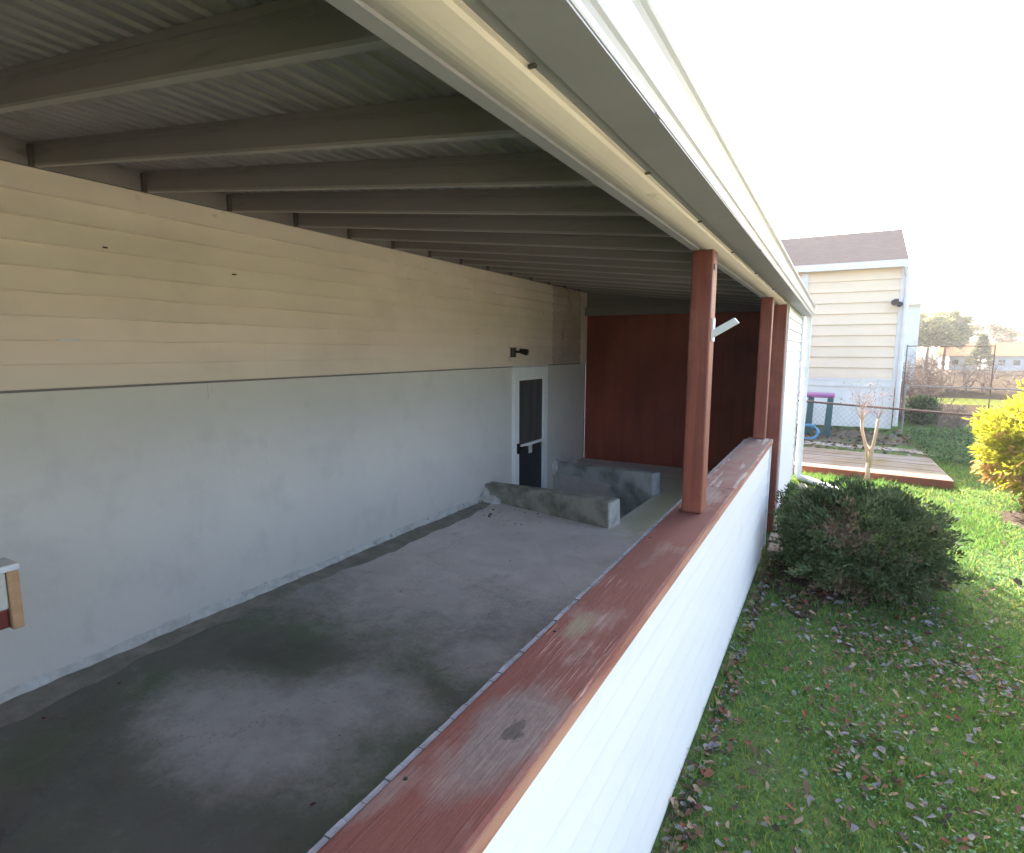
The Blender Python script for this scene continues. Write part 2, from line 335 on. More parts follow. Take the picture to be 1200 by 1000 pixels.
# ------------------------------------------------------------------ setting
b = MB(); b.box(-250, 250, -60, -2.9, G - .5, G); b.box(-250, -9, -2.9, 7.5, G - .5, G); b.box(-.58, 250, -2.9, 7.5, G - .5, G); b.box(-250, 250, 7.5, 500, G - .5, G); tag(b.build('ground', M['ground'], origin=(0, 0, 0)), kind='structure')
slab = MB(); slab.prism_z([(WX - .01, -3), (-.57, -3), (-.57, 7.6), (WX - .01, 7.6), (WX - .01, 6.58), (-1.62, 5.97), (-1.66, 4.84), (WX - .01, 5.10)], -.9, 0)
tag(slab.build('patio_floor', M['concrete'], origin=(0, 0, 0)), kind='structure')
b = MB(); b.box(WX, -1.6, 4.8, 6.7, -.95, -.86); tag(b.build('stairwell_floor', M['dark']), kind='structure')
def blob_sheet(cx, cy, rx, ry, z, n=40, amp=.14):
    ph = [random.uniform(0, 6.3) for _ in range(4)]
    return [(cx + rx * math.cos(t) * (1 + amp * math.sin(3 * t + ph[0]) * .5 + amp * math.sin(5 * t + ph[1]) * .4 + amp * .3 * math.sin(11 * t + ph[2])),
             cy + ry * math.sin(t) * (1 + amp * math.sin(2 * t + ph[3]) * .5 + amp * .4 * math.sin(7 * t + ph[0]))) for t in [2 * math.pi * k / n for k in range(n)]]
b = MB(); b.prism_z(blob_sheet(.02, 5.05, .40, 1.25, 0, 60, .3), G - .01, G + .012); tag(b.build('mulch_bed', M['mulch']), kind='structure')
b = MB(); b.prism_z(blob_sheet(-.05, 6.6, .3, .8, 0), G - .01, G + .010); tag(b.build('mulch_bed', M['mulch']), kind='structure')
b = MB(); b.prism_z(blob_sheet(2.0, 6.9, .62, .55, 0), G - .01, G + .010); tag(b.build('mulch_bed', M['mulch']), kind='structure')
b = MB(); b.prism_z(blob_sheet(-1.4, 12.4, 2.6, 1.35, 0), G - .01, G + .008); tag(b.build('bare_soil', M['dirt']), kind='structure')
b = MB(); b.hexa([(-3.5, 11.0, G - .01), (.95, 10.85, G - .01), (.95, 11.2, G - .01), (-3.5, 11.4, G - .01)], [(-3.5, 11.0, G + .014), (.95, 10.85, G + .014), (.95, 11.2, G + .014), (-3.5, 11.4, G + .014)])
b.hexa([(.95, 10.85, G - .01), (1.9, 10.3, G - .01), (2.0, 10.5, G - .01), (.95, 11.2, G - .01)], [(.95, 10.85, G + .014), (1.9, 10.3, G + .014), (2.0, 10.5, G + .014), (.95, 11.2, G + .014)])
tag(b.build('path', M['path']), kind='structure')
M['bounce_sheet'] = mat('pale_bounce_sheet', (.46, .42, .38), (.34, .31, .28), 30, .95, .8, 80, c3=(.40, .35, .30), s3=1.5, spec=.05)
b = MB(); b.box(3.1, 7.5, -14, 9, G - .01, G + .012); tag(b.build('unseen_bounce_sheet', M['bounce_sheet']), kind='structure')  # unseen pale sheet added to bounce neutral light into the patio

# ------------------------------------------------------------------ main house
def lap_profile(x, out, z0, z1, rev, thick=.012):
    """closed (x,z) polygon of lapped boards; out=+1 faces +x"""
    p = [(x - out * .02, z0)]; n = max(1, round((z1 - z0) / rev)); r = (z1 - z0) / n
    for k in range(n):
        za = z0 + k * r; zb = za + r
        p += [(x + out * thick, za), (x + out * thick * 1.02, za + r * .08), (x + out * .001, zb - .0015)]
    p.append((x - out * .02, z1)); return p if out < 0 else p[::1]
house = empty('house', (-6, 3, G), 'cream sided house wall with grey painted base along the covered patio', 'house')
b = MB(); b.box(-9.5, WX - .02, -6, 12.3, -1.0, 1.36); b.build('wall', M['stucco'], house)
b = MB(); b.box(-9.5, WX - .022, -6, 12.3, 1.36, 2.86); b.build('upper_wall', M['siding'], house)
b = MB(); b.box(WX - .01, -.60, -2.78, -2.66, 0, 2.33); b.build('unseen_end_wall', M['siding'], house)  # added out of view to darken the near end of the patio
b = MB(); b.box(WX - .02, WX, -6, 7.59, -.95, 1.368); b.build('foundation', M['stucco'], house)
b = MB()
prof = [(WX - .018, 1.372)]
for k in range(9):
    za = 1.372 + k * .107; prof += [(WX + .021, za), (WX + .0235, za + .003), (WX + .021, za + .007), (WX + .004, za + .098), (WX - .002, za + .0985), (WX - .002, za + .1066)]
prof.append((WX - .018, 2.335))
# boards come in lengths: butt joints with tiny offsets
for (ya, yb, dx) in ((-6, .2, 0), (.202, 2.36, .0012), (2.362, 4.75, 0), (4.752, 6.5, .0015), ):
    b.prism_y([(x + dx, z) for x, z in prof], ya, yb)
b.build('siding', M['siding'], house)
M['siding_grimy'] = mat('grimy_siding', (.62, .52, .455), (.54, .45, .39), 2.5, .7, .1, 60, c3=(.44, .355, .305), s3=1.6, t3=.52, w3=.12, c4=(.36, .29, .25), s4=5, t4=.66, st4=(1, 1, .3))
b = MB(); b.prism_y(prof, 6.502, 7.4); tag(b.build('siding', M['siding_grimy'], house), 'grimy end of the cream siding')
b = MB(); b.box(WX - .01, WX + .027, 7.402, 7.595, 1.372, 2.335); b.build('corner_trim', M['siding'], house)
b = MB(); b.box(WX - .005, WX + .014, -6, 7.4, 1.360, 1.371); b.build('drip_edge', M['rafter'], house)
b = MB(); b.prism_y([(-9.9, 2.78), (-6.3, 4.28), (-2.8, 2.78), (-2.8, 2.88), (-6.3, 4.40), (-9.9, 2.88)], -6.4, 12.6); b.build('roof', M['shingle'], house)
# small stains / nail caps on the siding
for y, z in ((1.49, 2.03), (2.17, 1.98), (6.9, 1.72)):
    MB().box(WX + .008, WX + .026, y, y + .020, z, z + .007).build('siding_clip', M['dark'], house)
b = MB(); b.box(WX + .018, WX + .026, 1.27, 1.36, 1.585, 1.597); b.build('vent_flap', M['white'], house)
# cracks: short vertical fillets in the painted base
b = MB(); b.box(WX - .003, WX + .004, 1.98, 1.99, 1.27, 1.352); b.box(WX - .003, WX + .003, 2.0, 2.006, 1.30, 1.352); b.build('paint_ridge', M['stucco'], house)
# storm door
DY0, DY1, DZ = 5.50, 6.345, 1.352
door = MB()
door.box(WX - .002, WX + .035, DY0, DY0 + .115, -.85, DZ); door.box(WX - .002, WX + .035, DY1 - .115, DY1, -.85, DZ)
door.box(WX - .002, WX + .035, DY0 + .115, DY1 - .115, DZ - .145, DZ)
M['door_white'] = mat('door_white', (.90, .90, .90), (.84, .84, .84), 6, .4, .03)
dob = door.build('door', M['door_white'], house, bevel=.006)
b = MB(); b.box(WX - .002, WX + .012, DY0 + .115, DY1 - .115, .47, DZ - .145); b.build('glass', M['glass'], dob)
b = MB(); b.box(WX - .002, WX + .010, DY0 + .115, DY1 - .115, -.85, .44); b.build('lower_panel', M['panel_dark'], dob)
b = MB(); b.box(WX + .013, WX + .03, DY0 + .10, DY1 - .10, .44, .472); b.build('cross_bar', M['door_white'], dob, bevel=.003)
b = MB(); b.box(WX + .034, WX + .06, DY0 + .055, DY0 + .10, .385, .50); b.tube([(WX + .05, DY0 + .08, .455), (WX + .085, DY0 + .085, .455), (WX + .09, DY0 + .17, .455)], .012)
b.build('handle', M['black'], dob, bevel=.004)
b = MB(); b.box(WX + .013, WX + .02, DY0 + .38, DY0 + .46, .34, .44); b.build('notice', M['stucco'], dob)
b = MB(); b.box(WX - .002, WX + .028, DY0 - .02, DY1 + .03, DZ + .001, DZ + .02); b.build('head_flashing', M['white'], dob)

# mortar fillet and gritty edge along the wall foot
def wavy_strip(y0, y1, wf, zf, n=240, x0=WX):
    v = []; f = []
    for i in range(n + 1):
        y = y0 + (y1 - y0) * i / n; w = wf(y); z = zf(y)
        v += [(x0 - .004, y, z), (x0 + w * .35, y, z * .75), (x0 + w, y, .0015)]
    for i in range(n):
        for k in range(2): f.append((i * 3 + k, i * 3 + k + 1, i * 3 + k + 4, i * 3 + k + 3))
    return v, f
def nz(y, s=0): return .5 + .5 * (.5 * math.sin(y * 3.1 + s) + .3 * math.sin(y * 9.7 + 2 * s) + .2 * math.sin(y * 31 + s * 3))
v, f = wavy_strip(-3, 4.93, lambda y: .022 + .03 * nz(y) + random.uniform(0, .008), lambda y: .035 + .03 * nz(y, 2) + random.uniform(0, .008))
MB().add(v, f).build('mortar_fillet', M['mortar'], house, smooth=True)
v, f = wavy_strip(-3, 4.90, lambda y: .11 + .11 * nz(y * .6, 1) + random.uniform(0, .012), lambda y: .012, x0=WX + .02)
tag(MB().add(v, f).build('gritty_edge', M['gritty'], origin=(0, 0, 0)), kind='structure')
# rubble of mortar at the curb ends
def lump(cx, cy, cz, rx, ry, rz, seed):
    r = random.Random(seed); v = []; f = []; n = 10; mrows = 5
    for j in range(mrows + 1):
        ph = math.pi / 2 * j / mrows
        for i in range(n):
            t = 2 * math.pi * i / n; k = 1 + r.uniform(-.22, .22)
            v.append((cx + rx * math.cos(t) * math.cos(ph) * k, cy + ry * math.sin(t) * math.cos(ph) * k, cz + rz * math.sin(ph) * k))
    for j in range(mrows):
        for i in range(n): f.append((j * n + i, j * n + (i + 1) % n, (j + 1) * n + (i + 1) % n, (j + 1) * n + i))
    return v, f
m_ = MB()
m_.add(*lump(WX + .03, 4.97, 0, .05, .13, .15, 3)); m_.add(*lump(WX + .13, 4.86, 0, .12, .05, .07, 4))
tag(m_.build('mortar_rubble', M['mortar']), 'pale lump of mortar where the mossy front curb meets the wall', 'rubble')
m_ = MB()
m_.add(*lump(WX + .02, 6.66, -.05, .05, .14, .20, 13)); m_.add(*lump(WX + .06, 6.98, 0, .08, .26, .07, 14))
tag(m_.build('mortar_rubble', M['mortar']), 'pale mortar rubble behind the limewashed rear curb beside the door', 'rubble')

# curbs round the stairwell
def curb(name, pts_b, pts_t, m, m2, label):
    root = empty(name, (pts_b[1][0], pts_b[1][1], 0), label, 'curb', 'concrete curbs round the stairwell')
    MB().hexa(pts_b, pts_t).build('block_wall', m, root, bevel=.012)
    return root
c1 = curb('stairwell_curb', [(WX, 4.90, -.6), (-1.655, 4.62, -.6), (-1.625, 4.83, -.6), (WX, 5.10, -.6)],
          [(WX, 4.93, .165), (-1.66, 4.625, .235), (-1.63, 4.81, .24), (WX, 5.08, .165)], M['curb'], None, 'brown mossy curb in front of the sunken doorway, pale cut end')
MB().hexa([(-1.6545, 4.622, .0015), (-1.642, 4.624, .0015), (-1.6125, 4.828, .0015), (-1.6245, 4.828, .0015)],
          [(-1.6595, 4.627, .228), (-1.645, 4.63, .226), (-1.616, 4.806, .23), (-1.6295, 4.808, .232)]).build('end_render', M['mortar'], c1)
c2 = curb('stairwell_curb', [(WX, 6.60, -.6), (-1.64, 5.95, -.6), (-1.60, 6.13, -.6), (WX, 6.78, -.6)],
          [(WX, 6.62, .10), (-1.64, 5.96, .235), (-1.60, 6.11, .235), (WX, 6.76, .10)], M['curb_white'], None, 'limewashed grey curb behind the sunken doorway near the red wall')

# wall lamp
lamp = empty('wall_lamp', (WX + .02, 5.46, 1.46), 'small black spotlight on the cream siding above the white door', 'wall lamp')
b = MB(); b.box(WX + .012, WX + .03, 5.41, 5.50, 1.425, 1.62); b.build('back_plate', M['siding'], lamp, bevel=.006)
b = MB(); b.tube([(WX + .03, 5.455, 1.47), (WX + .03, 5.455, 1.575)], .042, 14); b.build('junction_box', M['black'], lamp)
b = MB(); b.tube([(WX + .05, 5.46, 1.53), (WX + .15, 5.46, 1.53)], .014, 10); b.build('arm', M['black'], lamp)
b = MB(); b.tube([(WX + .12, 5.46, 1.54), (WX + .19, 5.48, 1.525), (WX + .21, 5.485, 1.52)], [.026, .036, .03], 14); b.build('lamp_head', M['black'], lamp)

# ------------------------------------------------------------------ patio roof
SL = .1167
def zd(x): return 2.440 + (WX - x) * SL      # underside of deck
roof = empty('patio_roof', (-1.8, 3, 2.0), 'low metal patio roof with brown rafters, cream beam and white gutter', 'patio roof')
RY0, RY1 = -2.6, 7.72
# corrugated panels (ribs run along Y)
prof = []; x = WX; k = 0; pitch = .072
top = []; bot = []
while x < -.40:
    for dx, dz in ((0, 0), (.030, 0), (.038, .009), (.064, .009)):
        xx = min(x + dx, -.40); bot.append((xx, zd(xx) + dz)); top.append((xx, zd(xx) + dz + .004))
    x += pitch
bot = [q for i, q in enumerate(bot) if i == 0 or q[0] > bot[i - 1][0] + 1e-6]; top = [(a, c + .004) for a, c in bot]
MB().prism_y(bot + top[::-1], RY0, RY1).build('roof_panel', M['deck_metal'], roof)
# rafters
RX1 = -.512
for k in range(-5, 15):
    y = .775 + .465 * k
    r = MB()
    zb0, zb1 = zd(WX) - .103, zd(RX1) - .103
    def sl(yA, yB, a, c):     # sloped bar between heights a..c measured from rafter bottom
        r.hexa([(WX + .02, yA, zb0 + a), (RX1, yA, zb1 + a), (RX1, yB, zb1 + a), (WX + .02, yB, zb0 + a)],
               [(WX + .02, yA, zb0 + c), (RX1, yA, zb1 + c), (RX1, yB, zb1 + c), (WX + .02, yB, zb0 + c)])
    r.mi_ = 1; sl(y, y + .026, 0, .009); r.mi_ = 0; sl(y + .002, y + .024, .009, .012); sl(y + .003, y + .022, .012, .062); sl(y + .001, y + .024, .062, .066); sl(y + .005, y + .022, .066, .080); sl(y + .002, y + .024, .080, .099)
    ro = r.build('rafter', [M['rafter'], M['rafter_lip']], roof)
    h = MB(); h.box(WX + .018, WX + .045, y - .014, y + .004, zb0 - .004, zb0 + .085); h.build('hanger', M['hanger'], ro)
b = MB(); b.box(WX + .0, WX + .02, RY0, 7.59, 2.337, 2.439); b.build('ledger', M['rafter'], roof)
b = MB(); b.box(WX + .021, -.5, 7.50, 7.598, 2.02, 2.135); b.build('end_beam', M['rafter'], roof)
b = MB(); b.hexa([(WX + .021, 7.57, 2.135), (-.41, 7.57, 2.135), (-.41, 7.62, 2.135), (WX + .021, 7.62, 2.135)], [(WX + .021, 7.57, zd(WX) + .003), (-.41, 7.57, 2.137), (-.41, 7.62, 2.137), (WX + .021, 7.62, zd(WX) + .003)]); b.build('end_panel', M['rafter'], roof)
# cream header with rounded underside
hp = [(-.520, 2.03), (-.520, 1.957), (-.516, 1.947), (-.507, 1.944)]
for i in range(9):
    t = i / 8; hp.append((-.503 + .083 * t, 1.944 - .012 * math.sin(math.pi * t)))
hp += [(-.418, 1.952), (-.412, 1.953), (-.412, 2.03)]
MB().prism_y(hp, RY0, RY1 - .02).build('header_beam', M['header'], roof)
b = MB(); b.box(-.5215, -.494, RY0, RY1 - .03, 1.9335, 1.9435); b.build('beam_lip', M['soffit'], roof)
# screws & joint clips on the header's outer flange
fl = MB(); fl.prism_y([(-.411, 1.962), (-.411, 1.955), (-.385, 1.952), (-.385, 1.962)], RY0, RY1 - .01); flo = fl.build('flange', M['soffit'], roof)
for y in (.76, 1.33, 1.9, 2.55, 3.3, 4.2, 5.2):
    s = MB(); s.box(-.413, -.401, y + .012, y + .018, 1.9485, 1.953); s.build('clip', M['hanger'], flo)
# gutter: flat bottom, ogee face, lip
outer = [(-.3015, 1.952), (-.2985, 1.953), (-.2975, 1.956), (-.2975, 1.966), (-.2945, 1.974), (-.2905, 1.980), (-.2885, 1.988), (-.2880, 2.000), (-.2880, 2.028), (-.2868, 2.038), (-.2825, 2.047), (-.2775, 2.054), (-.2750, 2.060), (-.2755, 2.066), (-.2790, 2.068), (-.2830, 2.064)]
gp = [(-.384, 2.09), (-.384, 1.956)] + outer
inner = [(-.2850, 2.056), (-.2920, 2.044), (-.2930, 2.03), (-.2930, 1.992), (-.2960, 1.982), (-.3010, 1.972), (-.302, 1.960), (-.379, 1.962), (-.379, 2.09)]
g = MB(); g.prism_y(gp + inner, RY0, RY1 + .0)
gut = g.build('gutter', M['gutter'], roof)
MB().prism_y([(-.385, 1.957), (-.300, 1.953), (-.2965, 1.955), (-.2875, 1.985), (-.2870, 2.035), (-.2745, 2.058), (-.2750, 2.07), (-.385, 2.07)], RY1 + .001, RY1 + .008).build('end_cap', M['gutter'], gut)
s = MB()
for i in range(7):
    yy = -.5 + i * 1.52
    s.box(-.384, -.296, yy, yy + .03, 1.9495, 1.952)
s.build('seam', M['soffit'], gut)
MB().box(-.386, -.300, RY0, RY1 - .002, 1.9490, 1.9518).build('soffit', M['soffit'], roof)

# downspout
ds = empty('downspout', (-.33, 7.76, G), 'white downspout at the patio corner with elbow out onto the grass', 'downspout')
b = MB(); b.box(-.375, -.300, 7.735, 7.80, .05, 1.98); b.build('pipe', M['white'], ds, bevel=.008)
for z in (.5, 1.3):
    MB().box(-.378, -.297, 7.732, 7.803, z, z + .025).build('strap', M['white'], ds)
b = MB(); p = [(-.34, 7.765, .07), (-.32, 7.755, .0), (-.22, 7.68, -.005), (.06, 7.30, -.005), (.12, 7.22, -.01)]
b.tube(p, .04, 8); b.build('elbow', M['white'], ds)

# ------------------------------------------------------------------ posts
def post(x0, x1, y0, y1, z0, z1, label):
    o = MB().box(x0, x1, y0, y1, z0, z1).build('wooden_post', M['red_post'], bevel=.006)
    return tag(o, label, 'post', 'red posts holding the patio roof')
post(-.522, -.440, 2.335, 2.425, .8905, 1.934, 'nearest red-stained post, standing on the wall cap, white bracket on its side')
post(-.520, -.437, 4.60, 4.69, .8905, 1.934, 'middle red-stained post at the far end of the low wall')
post(-.515, -.400, 5.40, 5.51, G, 1.934, 'farthest red post, reaching the ground at the edge of the tall white wall')
b = MB(); b.box(-.439, -.436, 2.35, 2.375, 1.86, 1.88)
tag(b.build('knot_cover', M['dark']), 'tiny dark staple near the top of the nearest red post', 'staple')
br = empty('shelf_bracket', (-.44, 2.38, 1.58), 'white angled bracket arm screwed to the nearest red post', 'bracket')
b = MB(); b.box(-.4395, -.433, 2.36, 2.40, 1.585, 1.675); b.build('plate', M['white'], br)
b = MB(); b.hexa([(-.433, 2.365, 1.600), (-.340, 2.365, 1.655), (-.340, 2.385, 1.655), (-.433, 2.385, 1.600)],
                 [(-.433, 2.365, 1.632), (-.358, 2.365, 1.675), (-.358, 2.385, 1.675), (-.433, 2.385, 1.632)]); b.build('arm', M['white'], br, bevel=.002)

# ------------------------------------------------------------------ low wall with white siding and red cap
lw = empty('low_wall', (-.48, 2, G), 'low white-sided patio wall topped with a worn red wooden cap', 'wall')
b = MB(); b.box(-.57, -.415, -1.6, 4.655, -.04, .852); b.build('core', M['nwhite'], lw)
b = MB(); b.prism_y(lap_profile(-.408, 1, .06, .850, .099, .0065), -1.6, 4.64); b.build('siding', M['white_siding'], lw)
b = MB(); b.box(-.42, -.391, 4.6405, 4.668, .06, .851); b.build('corner_trim', M['white'], lw, bevel=.003)
b = MB(); b.box(-.56, -.388, -1.6, 2.86, .853, .890); cap = b.build('cap', M['red_cap'], lw, bevel=.005)
b = MB(); b.box(-.56, -.388, 2.863, 4.675, .853, .889); tag(b.build('cap', M['cap_grey'], lw, bevel=.005), 'greyed weathered end of the cap')
b = MB(); b.box(-.3875, -.384, -1.6, 4.672, .857, .885); b.build('cap_edge', M['cap_edge'], lw)
for y in (.62, 1.16, 1.95, 2.80, 2.90, 3.7):
    b = MB()
    b.tube([(-.54, y, .888), (-.54, y, .8915)], .0035, 8); b.build('nail', M['dark'], cap)
# segmented grey edge strip on the patio side
b = MB(); y = -1.6; i = 0
while y < 4.62:
    l = .045 + random.uniform(-.012, .012); dx = random.uniform(-.0012, .0012); b.box(-.578 + dx, -.5605, y, y + l - .0012, .845, .880 + random.uniform(-.0015, .0015)); y += l
b.build('edge_strip', M['strip'], lw, bevel=.0008)
# knot in the near cap
def disc(cx, cy, z, rx, ry, n=20, h=.002):
    return [(cx + rx * math.cos(2 * math.pi * k / n) * (1 + .15 * math.sin(6 * math.pi * k / n)), cy + ry * math.sin(2 * math.pi * k / n)) for k in range(n)]

# ------------------------------------------------------------------ tall walls at the end
tw = empty('side_wall', (-.45, 6.6, G), 'tall white-sided wall closing the far end of the patio', 'wall')
b = MB(); b.box(-.50, -.415, 5.512, 7.70, G, 1.95); b.build('core', M['white'], tw)
b = MB(); b.prism_y(lap_profile(-.408, 1, .03, 1.945, .10, .012), 5.53, 7.69); b.build('siding', M['white_siding'], tw)
b = MB(); b.box(-.415, -.388, 5.512, 5.53, .03, 1.945); b.box(-.415, -.388, 7.6905, 7.71, .03, 1.945); b.build('corner_trim', M['white'], tw)
rw = empty('plank_wall', (-1.8, 7.62, 0), 'dark red plank wall across the far end of the patio', 'wall')
for_x = np.arange(WX + .012, -.51, .142)
b = MB()
for x in for_x:
    x1 = min(x + .1412, -.505); b.box(x, x1, 7.602 + random.uniform(0, .004), 7.64, -.02, 2.14)
b.build('planks', M['red_wall'], rw, bevel=.003)
b = MB(); b.box(WX + .001, WX + .011, 7.57, 7.60, -.02, 2.3); b.build('edge_trim', M['soffit'], rw)

# ------------------------------------------------------------------ near handrail at the left frame edge
hr = empty('handrail', (-2.25, .56, 0), 'short rail end with dirty white top and cut orange wood at the left', 'handrail')
b = MB(); b.box(-2.26, -2.205, -.9, .702, .742, .862); b.build('rail', M['dirty_white'], hr, bevel=.006)
b = MB(); b.box(-2.30, -2.195, -.9, .736, .8625, .884); b.build('cap', M['white'], hr, bevel=.005)
b = MB(); b.box(-2.25, -2.212, -.9, .700, .680, .7415); b.build('lower_rail', M['red_rail'], hr, bevel=.004)
b = MB(); b.box(-2.26, -2.200, .703, .734, .672, .8622); b.build('end_block', M['cut_wood'], hr, bevel=.005)
b = MB(); b.box(-2.30, -2.205, .52, .612, 0, .6795); b.build('post', M['red_rail'], hr, bevel=.004)

# ------------------------------------------------------------------ pavers, rock
stones = []
for i, (cx, cy, rx, ry, lab) in enumerate(((-.27, 4.86, .13, .12, 'grey-brown stepping stone nearest the end of the low wall'),
                                          (-.27, 5.14, .14, .13, 'middle stepping stone between the low wall and the tall white wall'),
                                          (-.28, 5.45, .13, .13, 'farthest stepping stone at the foot of the farthest red post'))):
    b = MB(); b.prism_z([(cx + sx * rx * random.uniform(.9, 1), cy + sy * ry * random.uniform(.9, 1)) for sx, sy in ((-1, -1), (0, -1.05), (1, -1), (1, 0), (1, 1), (0, 1.03), (-1, 1))], G - .01, G + .045)
    tag(b.build('paver', M['paver'], bevel=.012), lab, 'stepping stone', 'stepping stones by the patio opening')
v, f = lump(-.27, 7.35, G, .06, .05, .06, 41)
tag(MB().add(v, f).build('rock', M['rock'], smooth=True), 'small tan rock at the foot of the downspout', 'rock')

# ------------------------------------------------------------------ low deck
dk = empty('garden_deck', (0, 9.2, G), 'low grey board deck with red-brown front edge on the lawn', 'deck')
def dpt(u, v): # deck frame: u along front, v back
    a = Vector((-1.4, 8.40, 0)); bb = Vector((1.225, 8.16, 0)); c = Vector((1.19, 9.75, 0)); d = Vector((-1.4, 10.05, 0))
    return (a * (1 - u) + bb * u) * (1 - v) + (d * (1 - u) + c * u) * v
n = 12; b = MB(); bd = MB()
for i in range(n):
    v0, v1 = i / n + .003, (i + 1) / n - .003
    q = [dpt(0, v0), dpt(1, v0), dpt(1, v1), dpt(0, v1)]; zz = random.uniform(-.003, .003)
    b.hexa([(p.x, p.y, .035) for p in q], [(p.x, p.y, .062 + zz) for p in q])
b.build('boards', M['deck_wood'], dk, bevel=.003)
f0, f1 = dpt(0, 0), dpt(1, 0); g0, g1 = dpt(0, 1), dpt(1, 1)
b = MB(); b.hexa([(f0.x, f0.y - .035, G), (f1.x + .03, f1.y - .035, G), (f1.x + .03, f1.y - .004, G), (f0.x, f0.y - .004, G)],
                 [(f0.x, f0.y - .035, .058), (f1.x + .03, f1.y - .035, .058), (f1.x + .03, f1.y - .004, .058), (f0.x, f0.y - .004, .058)])
b.build('fascia', M['deck_red'], dk)
b = MB(); b.hexa([(f1.x + .003, f1.y, G), (f1.x + .03, f1.y, G), (g1.x + .03, g1.y, G), (g1.x + .003, g1.y, G)],
                 [(f1.x + .003, f1.y, .057), (f1.x + .03, f1.y, .057), (g1.x + .03, g1.y, .057), (g1.x + .003, g1.y, .057)])
b.build('side_board', M['deck_wood'], dk)

# ------------------------------------------------------------------ neighbour house
nh = empty('neighbour_house', (-2.5, 16, G), 'pale yellow sided neighbouring house with brown roof and white base', 'house')
NY = 14.0; NX = 1.04; NL = -8.0
b = MB(); b.box(NL, NX, NY, 18.4, G, .955); b.build('foundation', M['nwhite'], nh)
b = MB(); b.box(NL, NX + .01, NY - .02, NY - .001, .80, .97); b.box(NL, NX + .01, NY - .03, NY - .0205, .925, .962); b.build('skirt_board', M['nwhite'], nh)
# lapped facade extruded along X
p = [(NY + .1, .972)]; n = 10; r = (3.20 - .972) / n
for k in range(n):
    za = .972 + k * r; p += [(NY - .028, za), (NY - .026, za + .02), (NY - .002, za + r - .004)]
p.append((NY + .1, 3.2)); MB().prism_x(p, NL, NX - .055).build('wall', M['nsiding'], nh)
b = MB(); b.box(NL, NX, NY + .101, 18.4, .956, 3.2); b.prism_x([(NY + .1, 3.2), (18.4, 3.2), (16.2, 4.1)], NL, NX - .02); b.build('wall_core', M['nsiding'], nh)
b = MB(); b.box(NX - .054, NX + .03, NY - .035, NY + .10, .972, 3.2); b.build('corner_board', M['white'], nh)
ra = math.atan2(1.12, 2.0)
b = MB(); b.prism_x([(NY - .16, 3.26), (16.2, 4.24), (18.7, 3.2), (18.7, 3.25), (16.2, 4.31), (NY - .16, 3.32)], NL - .1, NX + .04)
rf = b.build('roof', M['shingle'], nh)
b = MB(); b.box(NL - .1, NX + .05, NY - .19, NY - .161, 3.19, 3.325); b.box(NL, NX, NY - .16, NY + .0, 3.20, 3.235); b.build('eave_board', M['white'], nh)
b = MB(); b.box(-.80, -.66, NY - .045, NY - .029, .98, 3.17); b.build('trim', M['white'], nh)
b = MB(); b.tube([(NX + .00, NY - .17, 3.2), (NX + .02, NY - .09, 3.08), (NX + .06, NY - .07, 3.0), (NX + .06, NY - .07, .02)], .045, 8); b.build('downspout', M['white'], nh)
fl = empty('flood_light', (.93, NY - .04, 2.5), 'small dark security light on the yellow house near its corner', 'wall lamp')
b = MB(); b.box(.90, .98, NY - .055, NY - .029, 2.47, 2.58); b.build('base', M['dark'], fl)
b = MB(); b.tube([(.93, NY - .06, 2.53), (.90, NY - .18, 2.50)], [.03, .06], 12); b.build('lamp_head', M['dark'], fl)
b = MB(); b.tube([(.97, NY - .06, 2.50), (.99, NY - .16, 2.46)], [.03, .055], 12); b.build('lamp_head', M['win'], fl)
# foundation vent line
# ------------------------------------------------------------------ play table and hose
tb = empty('play_table', (-.42, 12.4, G), 'pink and purple topped play table with dark teal legs by the yellow house', 'table')
b = MB(); b.prism_z([(-.85, 12.1), (-.02, 12.1), (.0, 12.2), (.0, 12.6), (-.85, 12.6)], .675, .745); b.build('table_top', M['pink'], tb, bevel=.02)
for (x, y) in ((-.08, 12.15), (-.40, 12.15), (-.08, 12.52), (-.78, 12.15)):
    b = MB(); b.hexa([(x - .075, y - .03, G), (x + .045, y - .03, G), (x + .045, y + .03, G), (x - .075, y + .03, G)], [(x - .04, y - .03, .674), (x + .06, y - .03, .674), (x + .06, y + .03, .674), (x - .04, y + .03, .674)])
    b.build('leg', M['teal'], tb, bevel=.01)
hp_ = [(-.38 + (.17 - .002 * k / 6) * math.cos(k * .18), 11.6 + .05 * math.sin(k * .18) , .07 + .12 * math.sin(k * .18) + .0015 * k / 6) for k in range(92)]
tag(MB().tube(hp_, .018, 8).build('garden_hose', M['hose'], smooth=True), 'coiled blue garden hose lying below the pink play table', 'hose')

